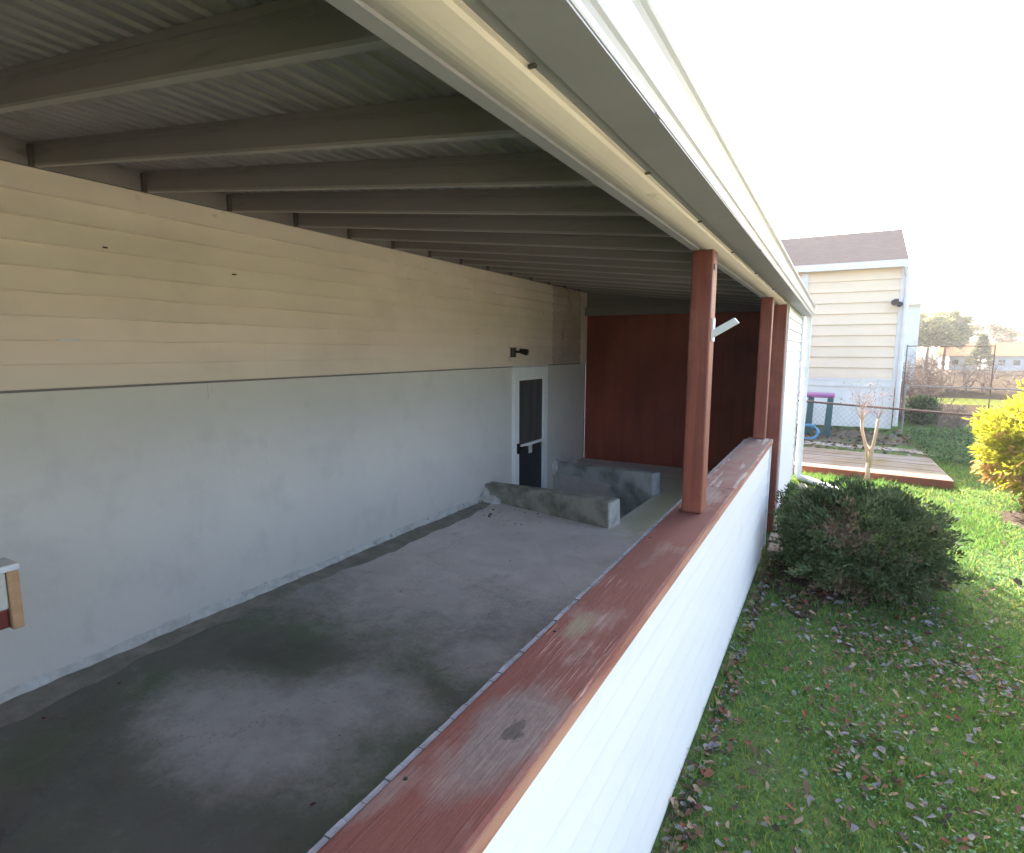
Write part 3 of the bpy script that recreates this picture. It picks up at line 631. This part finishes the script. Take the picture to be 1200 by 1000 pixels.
# ------------------------------------------------------------------ fences
def chain_fence(P, z0, z1, rail_m, label, mesh_m, step=.085, wr=.0013, posts=(), post_r=.02, lowrail=False, name='chain_link_fence', rr=.016):
    root = empty(name, (P[0][0], P[0][1], G), label, 'fence')
    b = MB(); b.tube([(x, y, z1) for x, y in P], rr, 8); b.build('top_rail', rail_m, root)
    if lowrail: MB().tube([(x, y, lowrail) for x, y in P], rr * .8, 6).build('lower_rail', rail_m, root)
    m_ = MB()
    for (xa, ya), (xb, yb) in zip(P[:-1], P[1:]):
        L_ = math.hypot(xb - xa, yb - ya); H = z1 - z0; n = int(L_ / step)
        for i in range(-int(H / step), n):
            for sg in (1, -1):
                a0 = i * step; a1 = a0 + H
                t0 = max(0, a0); t1 = min(L_, a1)
                if t1 <= t0: continue
                zA = z0 + (t0 - a0); zB = z0 + (t1 - a0)
                if sg < 0: zA, zB = z1 - (t0 - a0), z1 - (t1 - a0)
                pa = (xa + (xb - xa) * t0 / L_, ya + (yb - ya) * t0 / L_, zA); pb = (xa + (xb - xa) * t1 / L_, ya + (yb - ya) * t1 / L_, zB)
                m_.tube([pa, pb], wr, 3)
    m_.build('wire_mesh', mesh_m, root)
    for (x, y) in posts:
        MB().tube([(x, y, G), (x, y, z1 + .03)], post_r, 8).build('post', rail_m, root)
    return root
chain_fence([(-2.2, 11.85), (-.36, 10.75), (2.8, 8.9)], -.03, .70, M['rust'], 'low chain-link fence with dark rusty top rail behind the grey deck', M['chain'], posts=((-.9, 11.07), (2.8, 8.9)))
chain_fence([(1.18, 13.4), (6.5, 11.9)], -.03, .88, M['rail_light'], 'pale-railed chain-link fence running right from the yellow house', M['chain'], step=.12, posts=((1.18, 13.4), (4.2, 12.55)), rr=.011, post_r=.014)
chain_fence([(1.45, 17.0), (3.05, 16.6)], -.03, 1.66, M['rust'], 'tall dark wire fence in front of the bare brush', M['chain'], step=.16, posts=((1.45, 17.0), (3.05, 16.6)), post_r=.012, rr=.011)

# ------------------------------------------------------------------ plants
def leafm(name, c1, c2, tr=.3, sc=6): return mat(name, c1, c2, sc, .65, 0, transl=tr, lo=.3, hi=.7, spec=.12)
M['yew1'] = leafm('dark_needles', (.050, .070, .028), (.072, .094, .036), .15)
M['yew2'] = leafm('blue_green_needles', (.115, .145, .07), (.07, .10, .045), .15)
M['dead'] = leafm('dead_needles', (.20, .14, .09), (.13, .09, .06), .1)
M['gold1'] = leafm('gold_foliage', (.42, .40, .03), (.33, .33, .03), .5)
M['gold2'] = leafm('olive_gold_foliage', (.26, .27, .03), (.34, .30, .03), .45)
M['gold3'] = leafm('orange_foliage', (.50, .29, .10), (.40, .22, .09), .4)

def branchy(base, n, spread, h, m, root, name='stem', r=.012, seed=1):
    rr = random.Random(seed); b = MB()
    for i in range(n):
        a = rr.uniform(0, 6.28); s = rr.uniform(.3, 1) * spread
        p0 = Vector(base) + Vector((rr.uniform(-.04, .04), rr.uniform(-.04, .04), 0))
        pm = p0 + Vector((math.cos(a) * s * .5, math.sin(a) * s * .5, h * .45 * rr.uniform(.8, 1.1))); pe = p0 + Vector((math.cos(a) * s, math.sin(a) * s, h * rr.uniform(.6, .95)))
        b.tube([p0, pm, pe], [r, r * .6, r * .2], 5)
        for j in range(4):
            q = pm.lerp(pe, rr.uniform(0, .8)); d = Vector((rr.uniform(-1, 1), rr.uniform(-1, 1), rr.uniform(.1, .9))) * s * .4
            b.tube([q, q + d], [r * .4, r * .15], 4)
    return b.build(name, m, root)

def shrub(cx, cy, z0, rx, ry, h, nclump, per, ln, wd, mats, weights, label, name, cat, seed, flat=.5, cr=.1, thresh=None, stems=12, group=None, up=.35, box=2.0):
    global rng
    rng = np.random.default_rng(seed)
    root = empty(name, (cx, cy, z0), label, cat, group)
    cz = z0 + h * flat; rzu = h * (1 - flat); rzd = h * flat
    d = unit(nclump); q4 = (np.abs(d) ** box).sum(1) ** (1 / box); d = d / q4[:, None]; rad = rng.uniform(.55, 1.0, nclump) ** .6
    bump = 1 + .07 * np.sin(d[:, 0] * 13 + d[:, 1] * 11) * np.sin(d[:, 2] * 15 + seed) + .10 * np.sin(d[:, 0] * 7 + seed) * np.cos(d[:, 1] * 6) + .08 * np.sin(d[:, 2] * 9 + 2 * seed) + rng.normal(0, .035, nclump)
    cpos = np.stack([cx + d[:, 0] * rx * rad * bump, cy + d[:, 1] * ry * rad * bump, cz + np.where(d[:, 2] > 0, d[:, 2] * rzu, d[:, 2] * rzd) * rad * bump], 1)
    cpos[:, 2] = np.maximum(cpos[:, 2], z0 + .03)
    cm = rng.choice(len(mats), nclump, p=weights)
    if thresh: cm = thresh(cpos, cm, d, rad)
    P = np.repeat(cpos, per, 0); outd = np.repeat(d, per, 0)
    off = unit(len(P)) * rng.uniform(0, 1, (len(P), 1)) ** .5 * cr; off[:, 2] *= .6
    P = P + off
    D = outd * .7 + unit(len(P)) * .7 + np.array([0, 0, up]); D /= np.linalg.norm(D, axis=1)[:, None]
    V, T = leaf_quads(P, D, unit(len(P)), rng.uniform(.6, 1.2, len(P)) * ln, rng.uniform(.7, 1.2, len(P)) * wd)
    mi = np.repeat(cm, per); mi = np.where(rng.random(len(mi)) < .15, rng.choice(len(mats), len(mi), p=weights), mi)
    fast('foliage', V, T, mats, np.concatenate([mi, mi]), parent=root)
    branchy((cx, cy, z0), stems, min(rx, ry) * .8, h * .85, M['twig'], root, seed=seed)
    return root

def yth(cp, cm, d, rad):
    hole = (np.hypot(cp[:, 0] - .13, (cp[:, 2] - .42) * 1.5) < .13) & (d[:, 1] < -.2)
    cm = np.where(hole & (rng.random(len(cm)) < .75), 2, cm)
    cm = np.where((cp[:, 2] < .10) & (rng.random(len(cm)) < .45), 2, cm)
    return cm
shrub(.215, 4.50, G, .49, .55, .65, 1300, 34, .036, .012, [M['yew1'], M['yew2'], M['dead']], [.62, .345, .035], 'dark green rounded evergreen shrub beside the low white wall', 'evergreen_shrub', 'shrub', 5, .45, .055, yth, box=2.7)
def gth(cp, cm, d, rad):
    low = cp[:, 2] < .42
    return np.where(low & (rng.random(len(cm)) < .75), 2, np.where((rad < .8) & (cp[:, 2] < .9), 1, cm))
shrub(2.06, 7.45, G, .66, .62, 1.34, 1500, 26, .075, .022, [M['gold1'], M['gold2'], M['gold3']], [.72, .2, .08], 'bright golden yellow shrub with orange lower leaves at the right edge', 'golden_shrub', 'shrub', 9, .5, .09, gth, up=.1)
M['green_l'] = leafm('green_leaves', (.12, .20, .07), (.08, .14, .055), .3)
M['green_d'] = leafm('dark_leaves', (.03, .055, .025), (.05, .08, .03), .2)
shrub(1.70, 15.3, G, .25, .22, .56, 160, 16, .09, .04, [M['green_d'], M['green_l']], [.6, .4], 'small green bush at the corner behind the yellow house', 'green_bush', 'bush', 13, .5, .12)

# pruned two-stem tree in front of the deck
tr = empty('pruned_tree', (.40, 8.02, G), 'small pruned two-stemmed tree with tan bark in front of the grey deck', 'tree')
b = MB(); b.tube([(.40, 8.02, G), (.405, 8.02, .08), (.40, 8.02, .22)], [.034, .027, .023], 10)
b.tube([(.40, 8.02, .18), (.375, 8.03, .36), (.345, 8.04, .47), (.31, 8.04, .60), (.30, 8.03, .72)], [.021, .019, .017, .017, .020], 8)
b.tube([(.405, 8.02, .12), (.425, 8.0, .34), (.445, 7.99, .52), (.465, 7.99, .74)], [.020, .018, .016, .018], 8)
b.tube([(.30, 8.03, .70), (.29, 8.03, .85)], [.02, .012], 6)
b.tube([(.365, 8.03, .42), (.40, 8.02, .36), (.43, 8.0, .40)], [.018, .016, .015], 6)
b.build('trunk', M['bark'], tr, smooth=True)
tw_ = MB(); rr = random.Random(4); tips = []
for base in ((.30, 8.03, .72), (.465, 7.99, .74), (.29, 8.03, .84)):
    for i in range(11):
        p = Vector(base); d = Vector((rr.uniform(-.55, .55), rr.uniform(-.3, .3), rr.uniform(.5, 1))).normalized(); pts = [p]
        for j in range(4):
            d = (d + Vector((rr.uniform(-.35, .35), rr.uniform(-.3, .3), rr.uniform(-.1, .25)))).normalized(); p = p + d * rr.uniform(.05, .105); pts.append(p)
            if rr.random() < .7:
                e = p + Vector((rr.uniform(-1, 1), rr.uniform(-.5, .5), rr.uniform(0, .9))).normalized() * .07; tw_.tube([p, e], [.0022, .001], 3); tips.append(e)
        tips.append(p); tw_.tube(pts, [.003, .0024, .002, .0014, .001], 4)
M['pale_twig'] = mat('pale_twig', (.40, .30, .25), (.30, .22, .18), 20, .8, 0)
tw_.build('twigs', M['pale_twig'], tr)
P = np.array([tuple(t) for t in tips]); P = P[::2] + rng.normal(0, .006, (len(P[::2]), 3))
V, T = leaf_quads(P, unit(len(P)), unit(len(P)), rng.uniform(.018, .034, len(P)), .016)
fast('leaves', V, T, [M['rleaf'], M['dead']], np.tile(rng.integers(0, 2, len(P)), 2), parent=tr)

# ---- bare bushes (brush behind the fences)
def bare_bush(x, y, w, h, n, label, seed, m=None):
    root = empty('bare_bush', (x, y, G), label, 'bush', 'bare brush beyond the fences'); rr = random.Random(seed); b = MB()
    for i in range(n):
        p = Vector((x + rr.uniform(-w, w) * .6, y + rr.uniform(-w, w) * .4, G)); d = Vector((rr.uniform(-.7, .7), rr.uniform(-.4, .4), 1)).normalized(); pts = [p.copy()]; L_ = h * rr.uniform(.6, 1) / 5
        for j in range(5):
            d = (d + Vector((rr.uniform(-.3, .3), rr.uniform(-.3, .3), rr.uniform(-.2, .12)))).normalized(); p = p + d * L_; pts.append(p.copy())
            for q in range(3):
                e = p + Vector((rr.uniform(-1, 1), rr.uniform(-.6, .6), rr.uniform(-.2, .8))).normalized() * h * rr.uniform(.12, .28); e2 = e + Vector((rr.uniform(-1, 1), rr.uniform(-.6, .6), rr.uniform(-.2, .6))).normalized() * h * .12
                b.tube([p, e, e2], [.007, .004, .002], 3)
        b.tube(pts, [.016, .013, .011, .009, .006, .003], 4)
    b.build('branches', m or M['twig'], root)
M['twig2'] = mat('grey_brown_twig', (.20, .15, .125), (.15, .115, .095), 5, .8, 0)
for i, (x, y, w, h, n, lab) in enumerate((
        (1.75, 18.0, .9, 1.45, 26, 'leafless brown brush right beside the corner of the yellow house'),
        (3.1, 27.5, 1.5, 1.9, 30, 'leafless grey-brown brush in the middle beyond the bright turf strip'),
        (5.6, 29.0, 2.0, 1.3, 26, 'low leafless brush at the right end of the row beyond the bright turf strip'),
        (2.05, 14.6, .55, .62, 16, 'small bare twiggy bush beside the little green bush'))):
    bare_bush(x, y, w, h, n, lab, 50 + i, M['twig2'] if i % 2 else M['twig'])

# ---- far houses and trees
def far_house(x, y, w, d, h, rh, wm, label, turn=False):
    root = empty('far_house', (x, y, G), label, 'house', 'white houses far across the field')
    MB().box(x - w / 2, x + w / 2, y, y + d, G, h).build('wall', wm, root)
    b = MB()
    b.prism_x([(y - .3, h), (y + d + .3, h), (y + d / 2, h + rh)], x - w / 2 - .25, x + w / 2 + .25)
    b.build('roof', M['far_roof'], root)
    for k in range(2):
        xx = x - w * .25 + k * w * .5
        MB().box(xx - .2, xx + .2, y - .03, y - .003, h * .35, h * .7).build('window', M['win'], root)
far_house(8.95, 60, 1.7, 6, 1.15, 1.15, M['far_white'], 'white far house left of the cone-shaped evergreen, orange roof')
far_house(12.0, 60, 1.9, 6, 1.15, 1.1, M['far_white'], 'white far house right of the cone-shaped evergreen, orange roof')
far_house(14.6, 62, 2.2, 6, 1.25, 1.1, M['far_blue'], 'pale far house at the right edge of the photo')
pb = empty('pale_blue_house', (2.6, 28, G), 'pale blue house side showing past the corner of the yellow house', 'house')
MB().box(-.5, 2.72, 28, 33, G, 3.35).build('wall', M['far_blue'], pb)
MB().prism_y([(-.7, 3.35), (2.76, 3.35), (1.1, 4.0)], 27.8, 33.2).build('roof', M['far_white'], pb)

def tree(name, x, y, h, rx, crown0, n, per, ln, wd, mats, wts, label, cone=False, seed=1, group=None, flat=False):
    global rng
    rng = np.random.default_rng(seed); rr = random.Random(seed)
    root = empty(name, (x, y, G), label, 'tree', group)
    b = MB(); b.tube([(x, y, G), (x + .05 * h * .2, y, h * .5), (x, y, h * .93)], [h * .03, h * .02, h * .004], 7)
    for i in range(14):
        z = crown0 + (h - crown0) * rr.uniform(.05, .85); a = rr.uniform(0, 6.28); k = rx * (1 - (z - crown0) / (h - crown0) * .7)
        b.tube([(x, y, z), (x + math.cos(a) * k * .85, y + math.sin(a) * k * .85, z + .12 * h * rr.uniform(-.2, 1))], [h * .008, h * .002], 4)
    b.build('trunk', M['twig'], root)
    t = rng.random(n); z = crown0 + (h - crown0) * t
    r = rx * ((1 - t) * .95 + .05 if cone else np.sqrt(np.clip(1 - (2 * t - .75) ** 2 * .55, .05, 1)))
    a = rng.uniform(0, 6.283, n); lob = 1 + .22 * np.sin(3 * a + seed + 5 * t) + .12 * np.sin(7 * a + 9 * t)
    q = rng.uniform(.35, 1, n) ** .5
    cp = np.stack([x + np.cos(a) * r * q * lob, y + np.sin(a) * r * q * lob, z], 1)
    if flat: cp[:, 2] = np.round(cp[:, 2] / (h * .13)) * h * .13 + rng.normal(0, h * .018, n)
    P = np.repeat(cp, per, 0); off = unit(len(P)) * rx * .12; off[:, 2] *= .5; P = P + off
    D = np.repeat(np.stack([np.cos(a), np.sin(a), a * 0 + .15], 1), per, 0) + unit(len(P)) * .8; D /= np.linalg.norm(D, axis=1)[:, None]
    V, T = leaf_quads(P, D, unit(len(P)), rng.uniform(.6, 1.3, len(P)) * ln, wd)
    mi = np.repeat(rng.choice(len(mats), n, p=wts), per)
    fast('crown', V, T, mats, np.concatenate([mi, mi]), parent=root)
M['cedar1'] = leafm('olive_crown', (.22, .22, .10), (.15, .17, .08), .3, .3)
M['cedar2'] = leafm('dark_crown', (.10, .13, .08), (.14, .15, .09), .2, .3)
M['brownleaf'] = leafm('brown_crown', (.20, .15, .12), (.26, .18, .13), .2, .3)
tree('spreading_cedar', 6.0, 55, 4.0, 2.1, 1.9, 420, 14, .42, .12, [M['cedar1'], M['cedar2']], [.6, .4], 'wide olive-green cedar left of the cone-shaped evergreen', seed=3, flat=True)
tree('spreading_cedar', 7.2, 56, 4.2, 1.35, 2.0, 360, 14, .42, .12, [M['cedar2'], M['cedar1']], [.7, .3], 'darker green cedar overlapping the olive one beyond the field', seed=4, flat=True)
tree('cone_evergreen', 9.75, 57.5, 2.75, .75, .45, 300, 14, .22, .09, [M['cedar2'], M['cedar1']], [.7, .3], 'dark cone-shaped evergreen between the two white far houses', cone=True, seed=5)
tree('distant_tree', 12.2, 72, 4.0, 2.4, 1.5, 260, 12, .4, .12, [M['cedar2'], M['brownleaf']], [.5, .5], 'dull green tree rising behind the white far houses', seed=6)
tree('distant_tree', 15.8, 70, 3.6, 2.6, 1.0, 200, 10, .4, .08, [M['brownleaf'], M['cedar2']], [.85, .15], 'bare brownish tree at the right edge behind the far houses', seed=8)

# ------------------------------------------------------------------ grass, ground cover, fallen leaves
M['g1'] = leafm('grass_green', (.135, .24, .05), (.09, .19, .04), .45, 3)
M['g2'] = leafm('grass_yellow_green', (.22, .265, .055), (.165, .225, .045), .45, 3)
M['g3'] = leafm('grass_dry', (.19, .17, .08), (.13, .12, .06), .3, 3)
M['g4'] = leafm('clover_green', (.07, .155, .055), (.09, .19, .065), .35, 3)
def patch_noise(x, y):
    return (np.sin(x * 3.1 + 1.3 * np.sin(y * 1.7)) + np.sin(y * 2.3 + 1.7 * np.sin(x * 2.1 + 1)) + .7 * np.sin(x * 7.3 + y * 5.1)) / 2.7
def in_bed(x, y):
    a = ((x - .02) / .34) ** 2 + ((y - 5.05) / 1.12) ** 2 < .75 + .35 * patch_noise(x * 4, y * 4)
    b_ = ((x + .05) / .28) ** 2 + ((y - 6.6) / .75) ** 2 < 1
    c = ((x - 2.0) / .55) ** 2 + ((y - 6.9) / .5) ** 2 < 1
    return a | b_ | c
rng = np.random.default_rng(21)
Vs = []; Ts = []; Ms = []; off = 0
for (x0, x1, y0, y1, n, hh, w) in ((-.40, 1.5, .7, 2.6, 52000, .034, .0042), (-.40, 2.4, 2.6, 4.6, 46000, .036, .005), (-.42, 3.2, 4.6, 8.2, 60000, .04, .008), (1.25, 5.5, 8.2, 14, 40000, .05, .013), (-.39, 1.3, 7.7, 8.16, 6000, .05, .008)):
    x = rng.uniform(x0, x1, n); y = rng.uniform(y0, y1, n)
    pn = patch_noise(x, y)
    keep = (rng.random(n) < .62 + .38 * pn) & ~in_bed(x, y); x = x[keep]; y = y[keep]; pn = pn[keep]; n = len(x)
    cl = np.sin(x * 23 + 3 * np.sin(y * 9)) * np.sin(y * 19 + 2 * np.sin(x * 13)); h = hh * .85 * rng.uniform(.45, 1.2, n) * (1 + .35 * pn + .45 * np.maximum(cl, 0) + 1.3 * (rng.random(n) < .02)); h = h * np.where((x < -.36) & (y < 4.7), 1.7, 1); ang = rng.uniform(0, 6.283, n); lean = rng.uniform(.2, 1.1, n) * h; la = rng.uniform(0, 6.283, n)
    wx, wy = np.cos(ang) * w / 2, np.sin(ang) * w / 2
    A = np.stack([x - wx, y - wy, np.full(n, G)], 1); B = np.stack([x + wx, y + wy, np.full(n, G)], 1)
    m1 = np.stack([x + np.cos(la) * lean * .3, y + np.sin(la) * lean * .3, G + h * .62], 1)
    Cc = m1 + np.stack([wx, wy, 0 * wx], 1) * .8; Dd = m1 - np.stack([wx, wy, 0 * wx], 1) * .8
    E_ = np.stack([x + np.cos(la) * lean, y + np.sin(la) * lean, G + h], 1)
    V = np.stack([A, B, Cc, Dd, E_], 1).reshape(-1, 3); k = off + np.arange(n)[:, None] * 5
    Ts.append(np.concatenate([k + [0, 1, 2], k + [0, 2, 3], k + [3, 2, 4]], 0)); Vs.append(V); off += len(V)
    rnd = rng.random(n); h2 = 0; m_i = np.where(rnd < .10, 2, np.where(pn + rng.normal(0, .4, n) > .1, 0, np.where(rnd < .55, 3, 1)))
    Ms.append(np.tile(m_i, 3))
g = fast('grass', np.concatenate(Vs), np.concatenate(Ts), [M['g1'], M['g2'], M['g3'], M['g4']], np.concatenate(Ms))
tag(g, 'short green lawn grass beside the low white wall', 'grass', kind='stuff')

rng = np.random.default_rng(77)
n = 42000; x = rng.uniform(-.40, 2.2, n); y = 1.0 + 5.5 * rng.random(n) ** 1.3; pn = patch_noise(x * 1.7 + 2, y * 1.9 - 1)
k = (rng.random(n) < np.clip(.25 + .6 * pn, .06, .9)) & ~in_bed(x, y); x = x[k]; y = y[k]; n = len(x)
nn = np.stack([rng.normal(0, .35, n), rng.normal(0, .35, n), np.ones(n)], 1); nn /= np.linalg.norm(nn, axis=1)[:, None]
D = np.cross(nn, unit(n)); D /= np.linalg.norm(D, axis=1)[:, None]
V, T = leaf_quads(np.stack([x, y, G + rng.uniform(.008, .032, n)], 1), D, nn, rng.uniform(.009, .018, n), rng.uniform(.008, .013, n), .08)
M['clover1'] = leafm('clover_leaf', (.07, .17, .065), (.10, .19, .09), .25, 6); M['clover2'] = leafm('clover_leaf_grey', (.14, .20, .13), (.09, .15, .08), .2, 6)
tag(fast('clover', V, T, [M['clover1'], M['clover2']], np.tile((rng.random(n) < .3).astype(int), 2)), 'small clover leaves growing among the lawn grass', 'clover', kind='stuff')
M['l1'] = leafm('leaf_brown', (.16, .09, .055), (.10, .06, .04), .15, 9)
M['l2'] = leafm('leaf_grey', (.22, .20, .20), (.13, .12, .12), .1, 9)
M['l3'] = leafm('leaf_red', (.19, .065, .04), (.12, .045, .03), .15, 9)
M['l4'] = leafm('leaf_tan', (.30, .21, .13), (.22, .15, .10), .15, 9)
M['l5'] = leafm('leaf_dark', (.05, .038, .034), (.08, .055, .04), .1, 9)
def fallen(n, region, dens, seed, size=(.012, .034), z=.02):
    r = np.random.default_rng(seed); x = r.uniform(region[0], region[1], n); y = r.uniform(region[2], region[3], n)
    k = r.random(n) < dens(x, y); x = x[k]; y = y[k]; n = len(x)
    s = r.uniform(size[0], size[1], n); a = r.uniform(0, 6.283, n); tilt = r.normal(0, .35, (n, 2)); curl = r.uniform(-.1, .75, n); jag = r.uniform(.55, 1.25, (n, 6))
    V = []; pts = [(-1, 0), (-.45, .55), (.3, .62), (1, .05), (.35, -.6), (-.5, -.5)]
    for (u, v_) in pts:
        v2 = v_ * r.uniform(.6, 1.15, n); u2 = u * r.uniform(.8, 1.1, n)
        px = (u2 * np.cos(a) - v2 * np.sin(a)) * s; py = (u2 * np.sin(a) + v2 * np.cos(a)) * s
        px = px * jag[:, len(V)]; py = py * jag[:, len(V)]
        V.append(np.stack([x + px, y + py, G + z + px * tilt[:, 0] + py * tilt[:, 1] + curl * s * np.abs(v2)], 1))
    V.append(np.stack([x, y, G + z - .1 * s], 1))
    V = np.stack(V, 1).reshape(-1, 3); kk = np.arange(n)[:, None] * 7
    T = np.concatenate([kk + [i, (i + 1) % 6, 6] for i in range(6)], 0)
    mi = r.choice(5, n, p=[.30, .27, .08, .13, .22])
    return V, T, np.tile(mi, 6)
def dn(x, y):
    p = patch_noise(x * 1.9 + 4, y * 1.6)
    streak = np.exp(-((y - (3.55 - .35 * (x - .2))) / .28) ** 2) * (x > .1) * .9
    return np.clip((.13 + .30 * (p > .1) * (p) + streak * .6) * 1.05 - .08 * (y > 4.6), .01, 1)
V1, T1, m1 = fallen(21000, (-.38, 2.2, 1.0, 4.6), dn, 31, (.006, .023), .026)
V2, T2, m2 = fallen(900, (-.30, 2.8, 4.6, 8.1), lambda x, y: np.where(in_bed(x, y), .75, .12), 32, (.015, .04))
V3, T3, m3 = fallen(1300, (-.36, .62, 3.55, 6.3), lambda x, y: np.where(in_bed(x, y), .8, .1), 33, (.012, .036))
V5, T5, m5 = fallen(900, (-.395, -.31, 1.0, 5.3), lambda x, y: .75 + 0 * x, 37, (.008, .026), .022)
o = fast('fallen_leaves', np.concatenate([V1, V2, V3, V5]), np.concatenate([T1, T2 + len(V1), T3 + len(V1) + len(V2), T5 + len(V1) + len(V2) + len(V3)]), [M['l1'], M['l2'], M['l3'], M['l4'], M['l5']], np.concatenate([m1, m2, m3, m5]))
tag(o, 'dry brown and grey leaves scattered over the lawn', 'leaves', kind='stuff')
V6, T6, m6 = fallen(260, (-3.0, -.65, .8, 5.0), lambda x, y: np.where((x > -1.0) | (x < -2.75), .55, .10), 39, (.004, .014), .054)
V7, T7, m7 = fallen(50, (-3.0, -2.2, 4.3, 4.75), lambda x, y: .7 + 0 * x, 40, (.006, .018), .056)
tag(fast('floor_debris', np.concatenate([V6, V7]), np.concatenate([T6, T7 + len(V6)]), [M['l1'], M['l2'], M['l3'], M['l4'], M['l5']], np.concatenate([m6, m7])), 'crumbs of leaf and grit on the patio floor', 'debris', kind='stuff')
# deck leaves + far litter
V4, T4, m4 = fallen(1500, (-1.5, 3.5, 10.2, 13.8), lambda x, y: .6 + 0 * x, 35, (.03, .06))
tag(fast('leaf_litter', V4, T4, [M['l1'], M['l2'], M['l3'], M['l4'], M['l5']], m4), 'dull leaf litter on the bare soil behind the deck', 'leaves', kind='stuff')
# low green ground cover right of the deck
rng = np.random.default_rng(44); n = 14000
x = rng.normal(2.1, .55, n); y = rng.uniform(9.9, 13.3, n); k = (x > 1.25) & (x < 3.3); x = x[k]; y = y[k]; n = len(x)
P = np.stack([x, y, G + rng.uniform(.01, .16, n) * (1 + .4 * np.sin(x * 5) * np.cos(y * 4))], 1)
V, T = leaf_quads(P, unit(n), unit(n), rng.uniform(.03, .06, n), .03)
mi = rng.integers(0, 3, n)
tag(fast('ground_cover', V, T, [M['green_d'], M['green_l'], M['g4']], np.tile(mi, 2)), 'low dark green ivy spreading behind the fence right of the deck', 'ground cover', kind='stuff')

# ------------------------------------------------------------------ camera, light
cam = bpy.data.cameras.new('camera'); co = bpy.data.objects.new('camera', cam); C.objects.link(co); S.camera = co
cam.sensor_fit = 'HORIZONTAL'; cam.sensor_width = 36; cam.lens = 36 * 669.4248 / 1200; cam.clip_end = 2000; cam.clip_start = .02
ya, pi_, ro = R(29.53963967), R(-7.63752111), R(.10955329)
f = Vector((-math.sin(ya) * math.cos(pi_), math.cos(ya) * math.cos(pi_), math.sin(pi_))); r = Vector((math.cos(ya), math.sin(ya), 0)); u = r.cross(f)
r2 = math.cos(ro) * r + math.sin(ro) * u; u2 = -math.sin(ro) * r + math.cos(ro) * u
co.matrix_world = Matrix(((r2.x, u2.x, -f.x, 0), (r2.y, u2.y, -f.y, 0), (r2.z, u2.z, -f.z, 1.55), (0, 0, 0, 1)))

hz = bpy.data.materials.new('haze'); hz.use_nodes = True; hn = hz.node_tree.nodes; hn.clear()  # volume added to imitate the glare that pales the distance
vo = hn.new('ShaderNodeVolumePrincipled'); vo.inputs['Density'].default_value = .0009; vo.inputs['Color'].default_value = (.97, .97, .97, 1); vo.inputs['Anisotropy'].default_value = .3
ho = hn.new('ShaderNodeOutputMaterial'); hz.node_tree.links.new(vo.outputs[0], ho.inputs['Volume'])
tag(MB().box(-260, 260, -70, 510, G - 1.6, 7.5).build('haze', hz, origin=(0, 0, 0)), 'thin haze added over the garden and field for a sun-glare wash', 'haze', kind='stuff')
EL, AZ = 29.0, -25.0          # azimuth measured from +Y towards +X
w = bpy.data.worlds.new('World'); S.world = w; w.use_nodes = True
nt = w.node_tree; bg = nt.nodes['Background']; sky = nt.nodes.new('ShaderNodeTexSky'); sky.sky_type = 'NISHITA'; sky.sun_disc = False
sky.sun_elevation = R(EL); sky.sun_rotation = R(AZ); sky.air_density = 1.0; sky.dust_density = 6.0; sky.ozone_density = .6
nt.links.new(sky.outputs[0], bg.inputs[0]); bg.inputs[1].default_value = .15
sun = bpy.data.lights.new('sun', 'SUN'); sun.energy = 5.0; sun.angle = R(.5); sun.color = (1, .93, .82)
so = bpy.data.objects.new('sun', sun); C.objects.link(so)
sd = Vector((math.sin(R(AZ)) * math.cos(R(EL)), math.cos(R(AZ)) * math.cos(R(EL)), math.sin(R(EL))))
so.rotation_euler = sd.to_track_quat('Z', 'Y').to_euler()
S.view_settings.view_transform = 'Standard'; S.view_settings.look = 'None'; S.view_settings.gamma = 1
S.view_settings.exposure = 3.05
S.cycles.max_bounces = 10; S.cycles.diffuse_bounces = 6
for ob in bpy.data.objects:
    if '_w' in ob: del ob['_w']
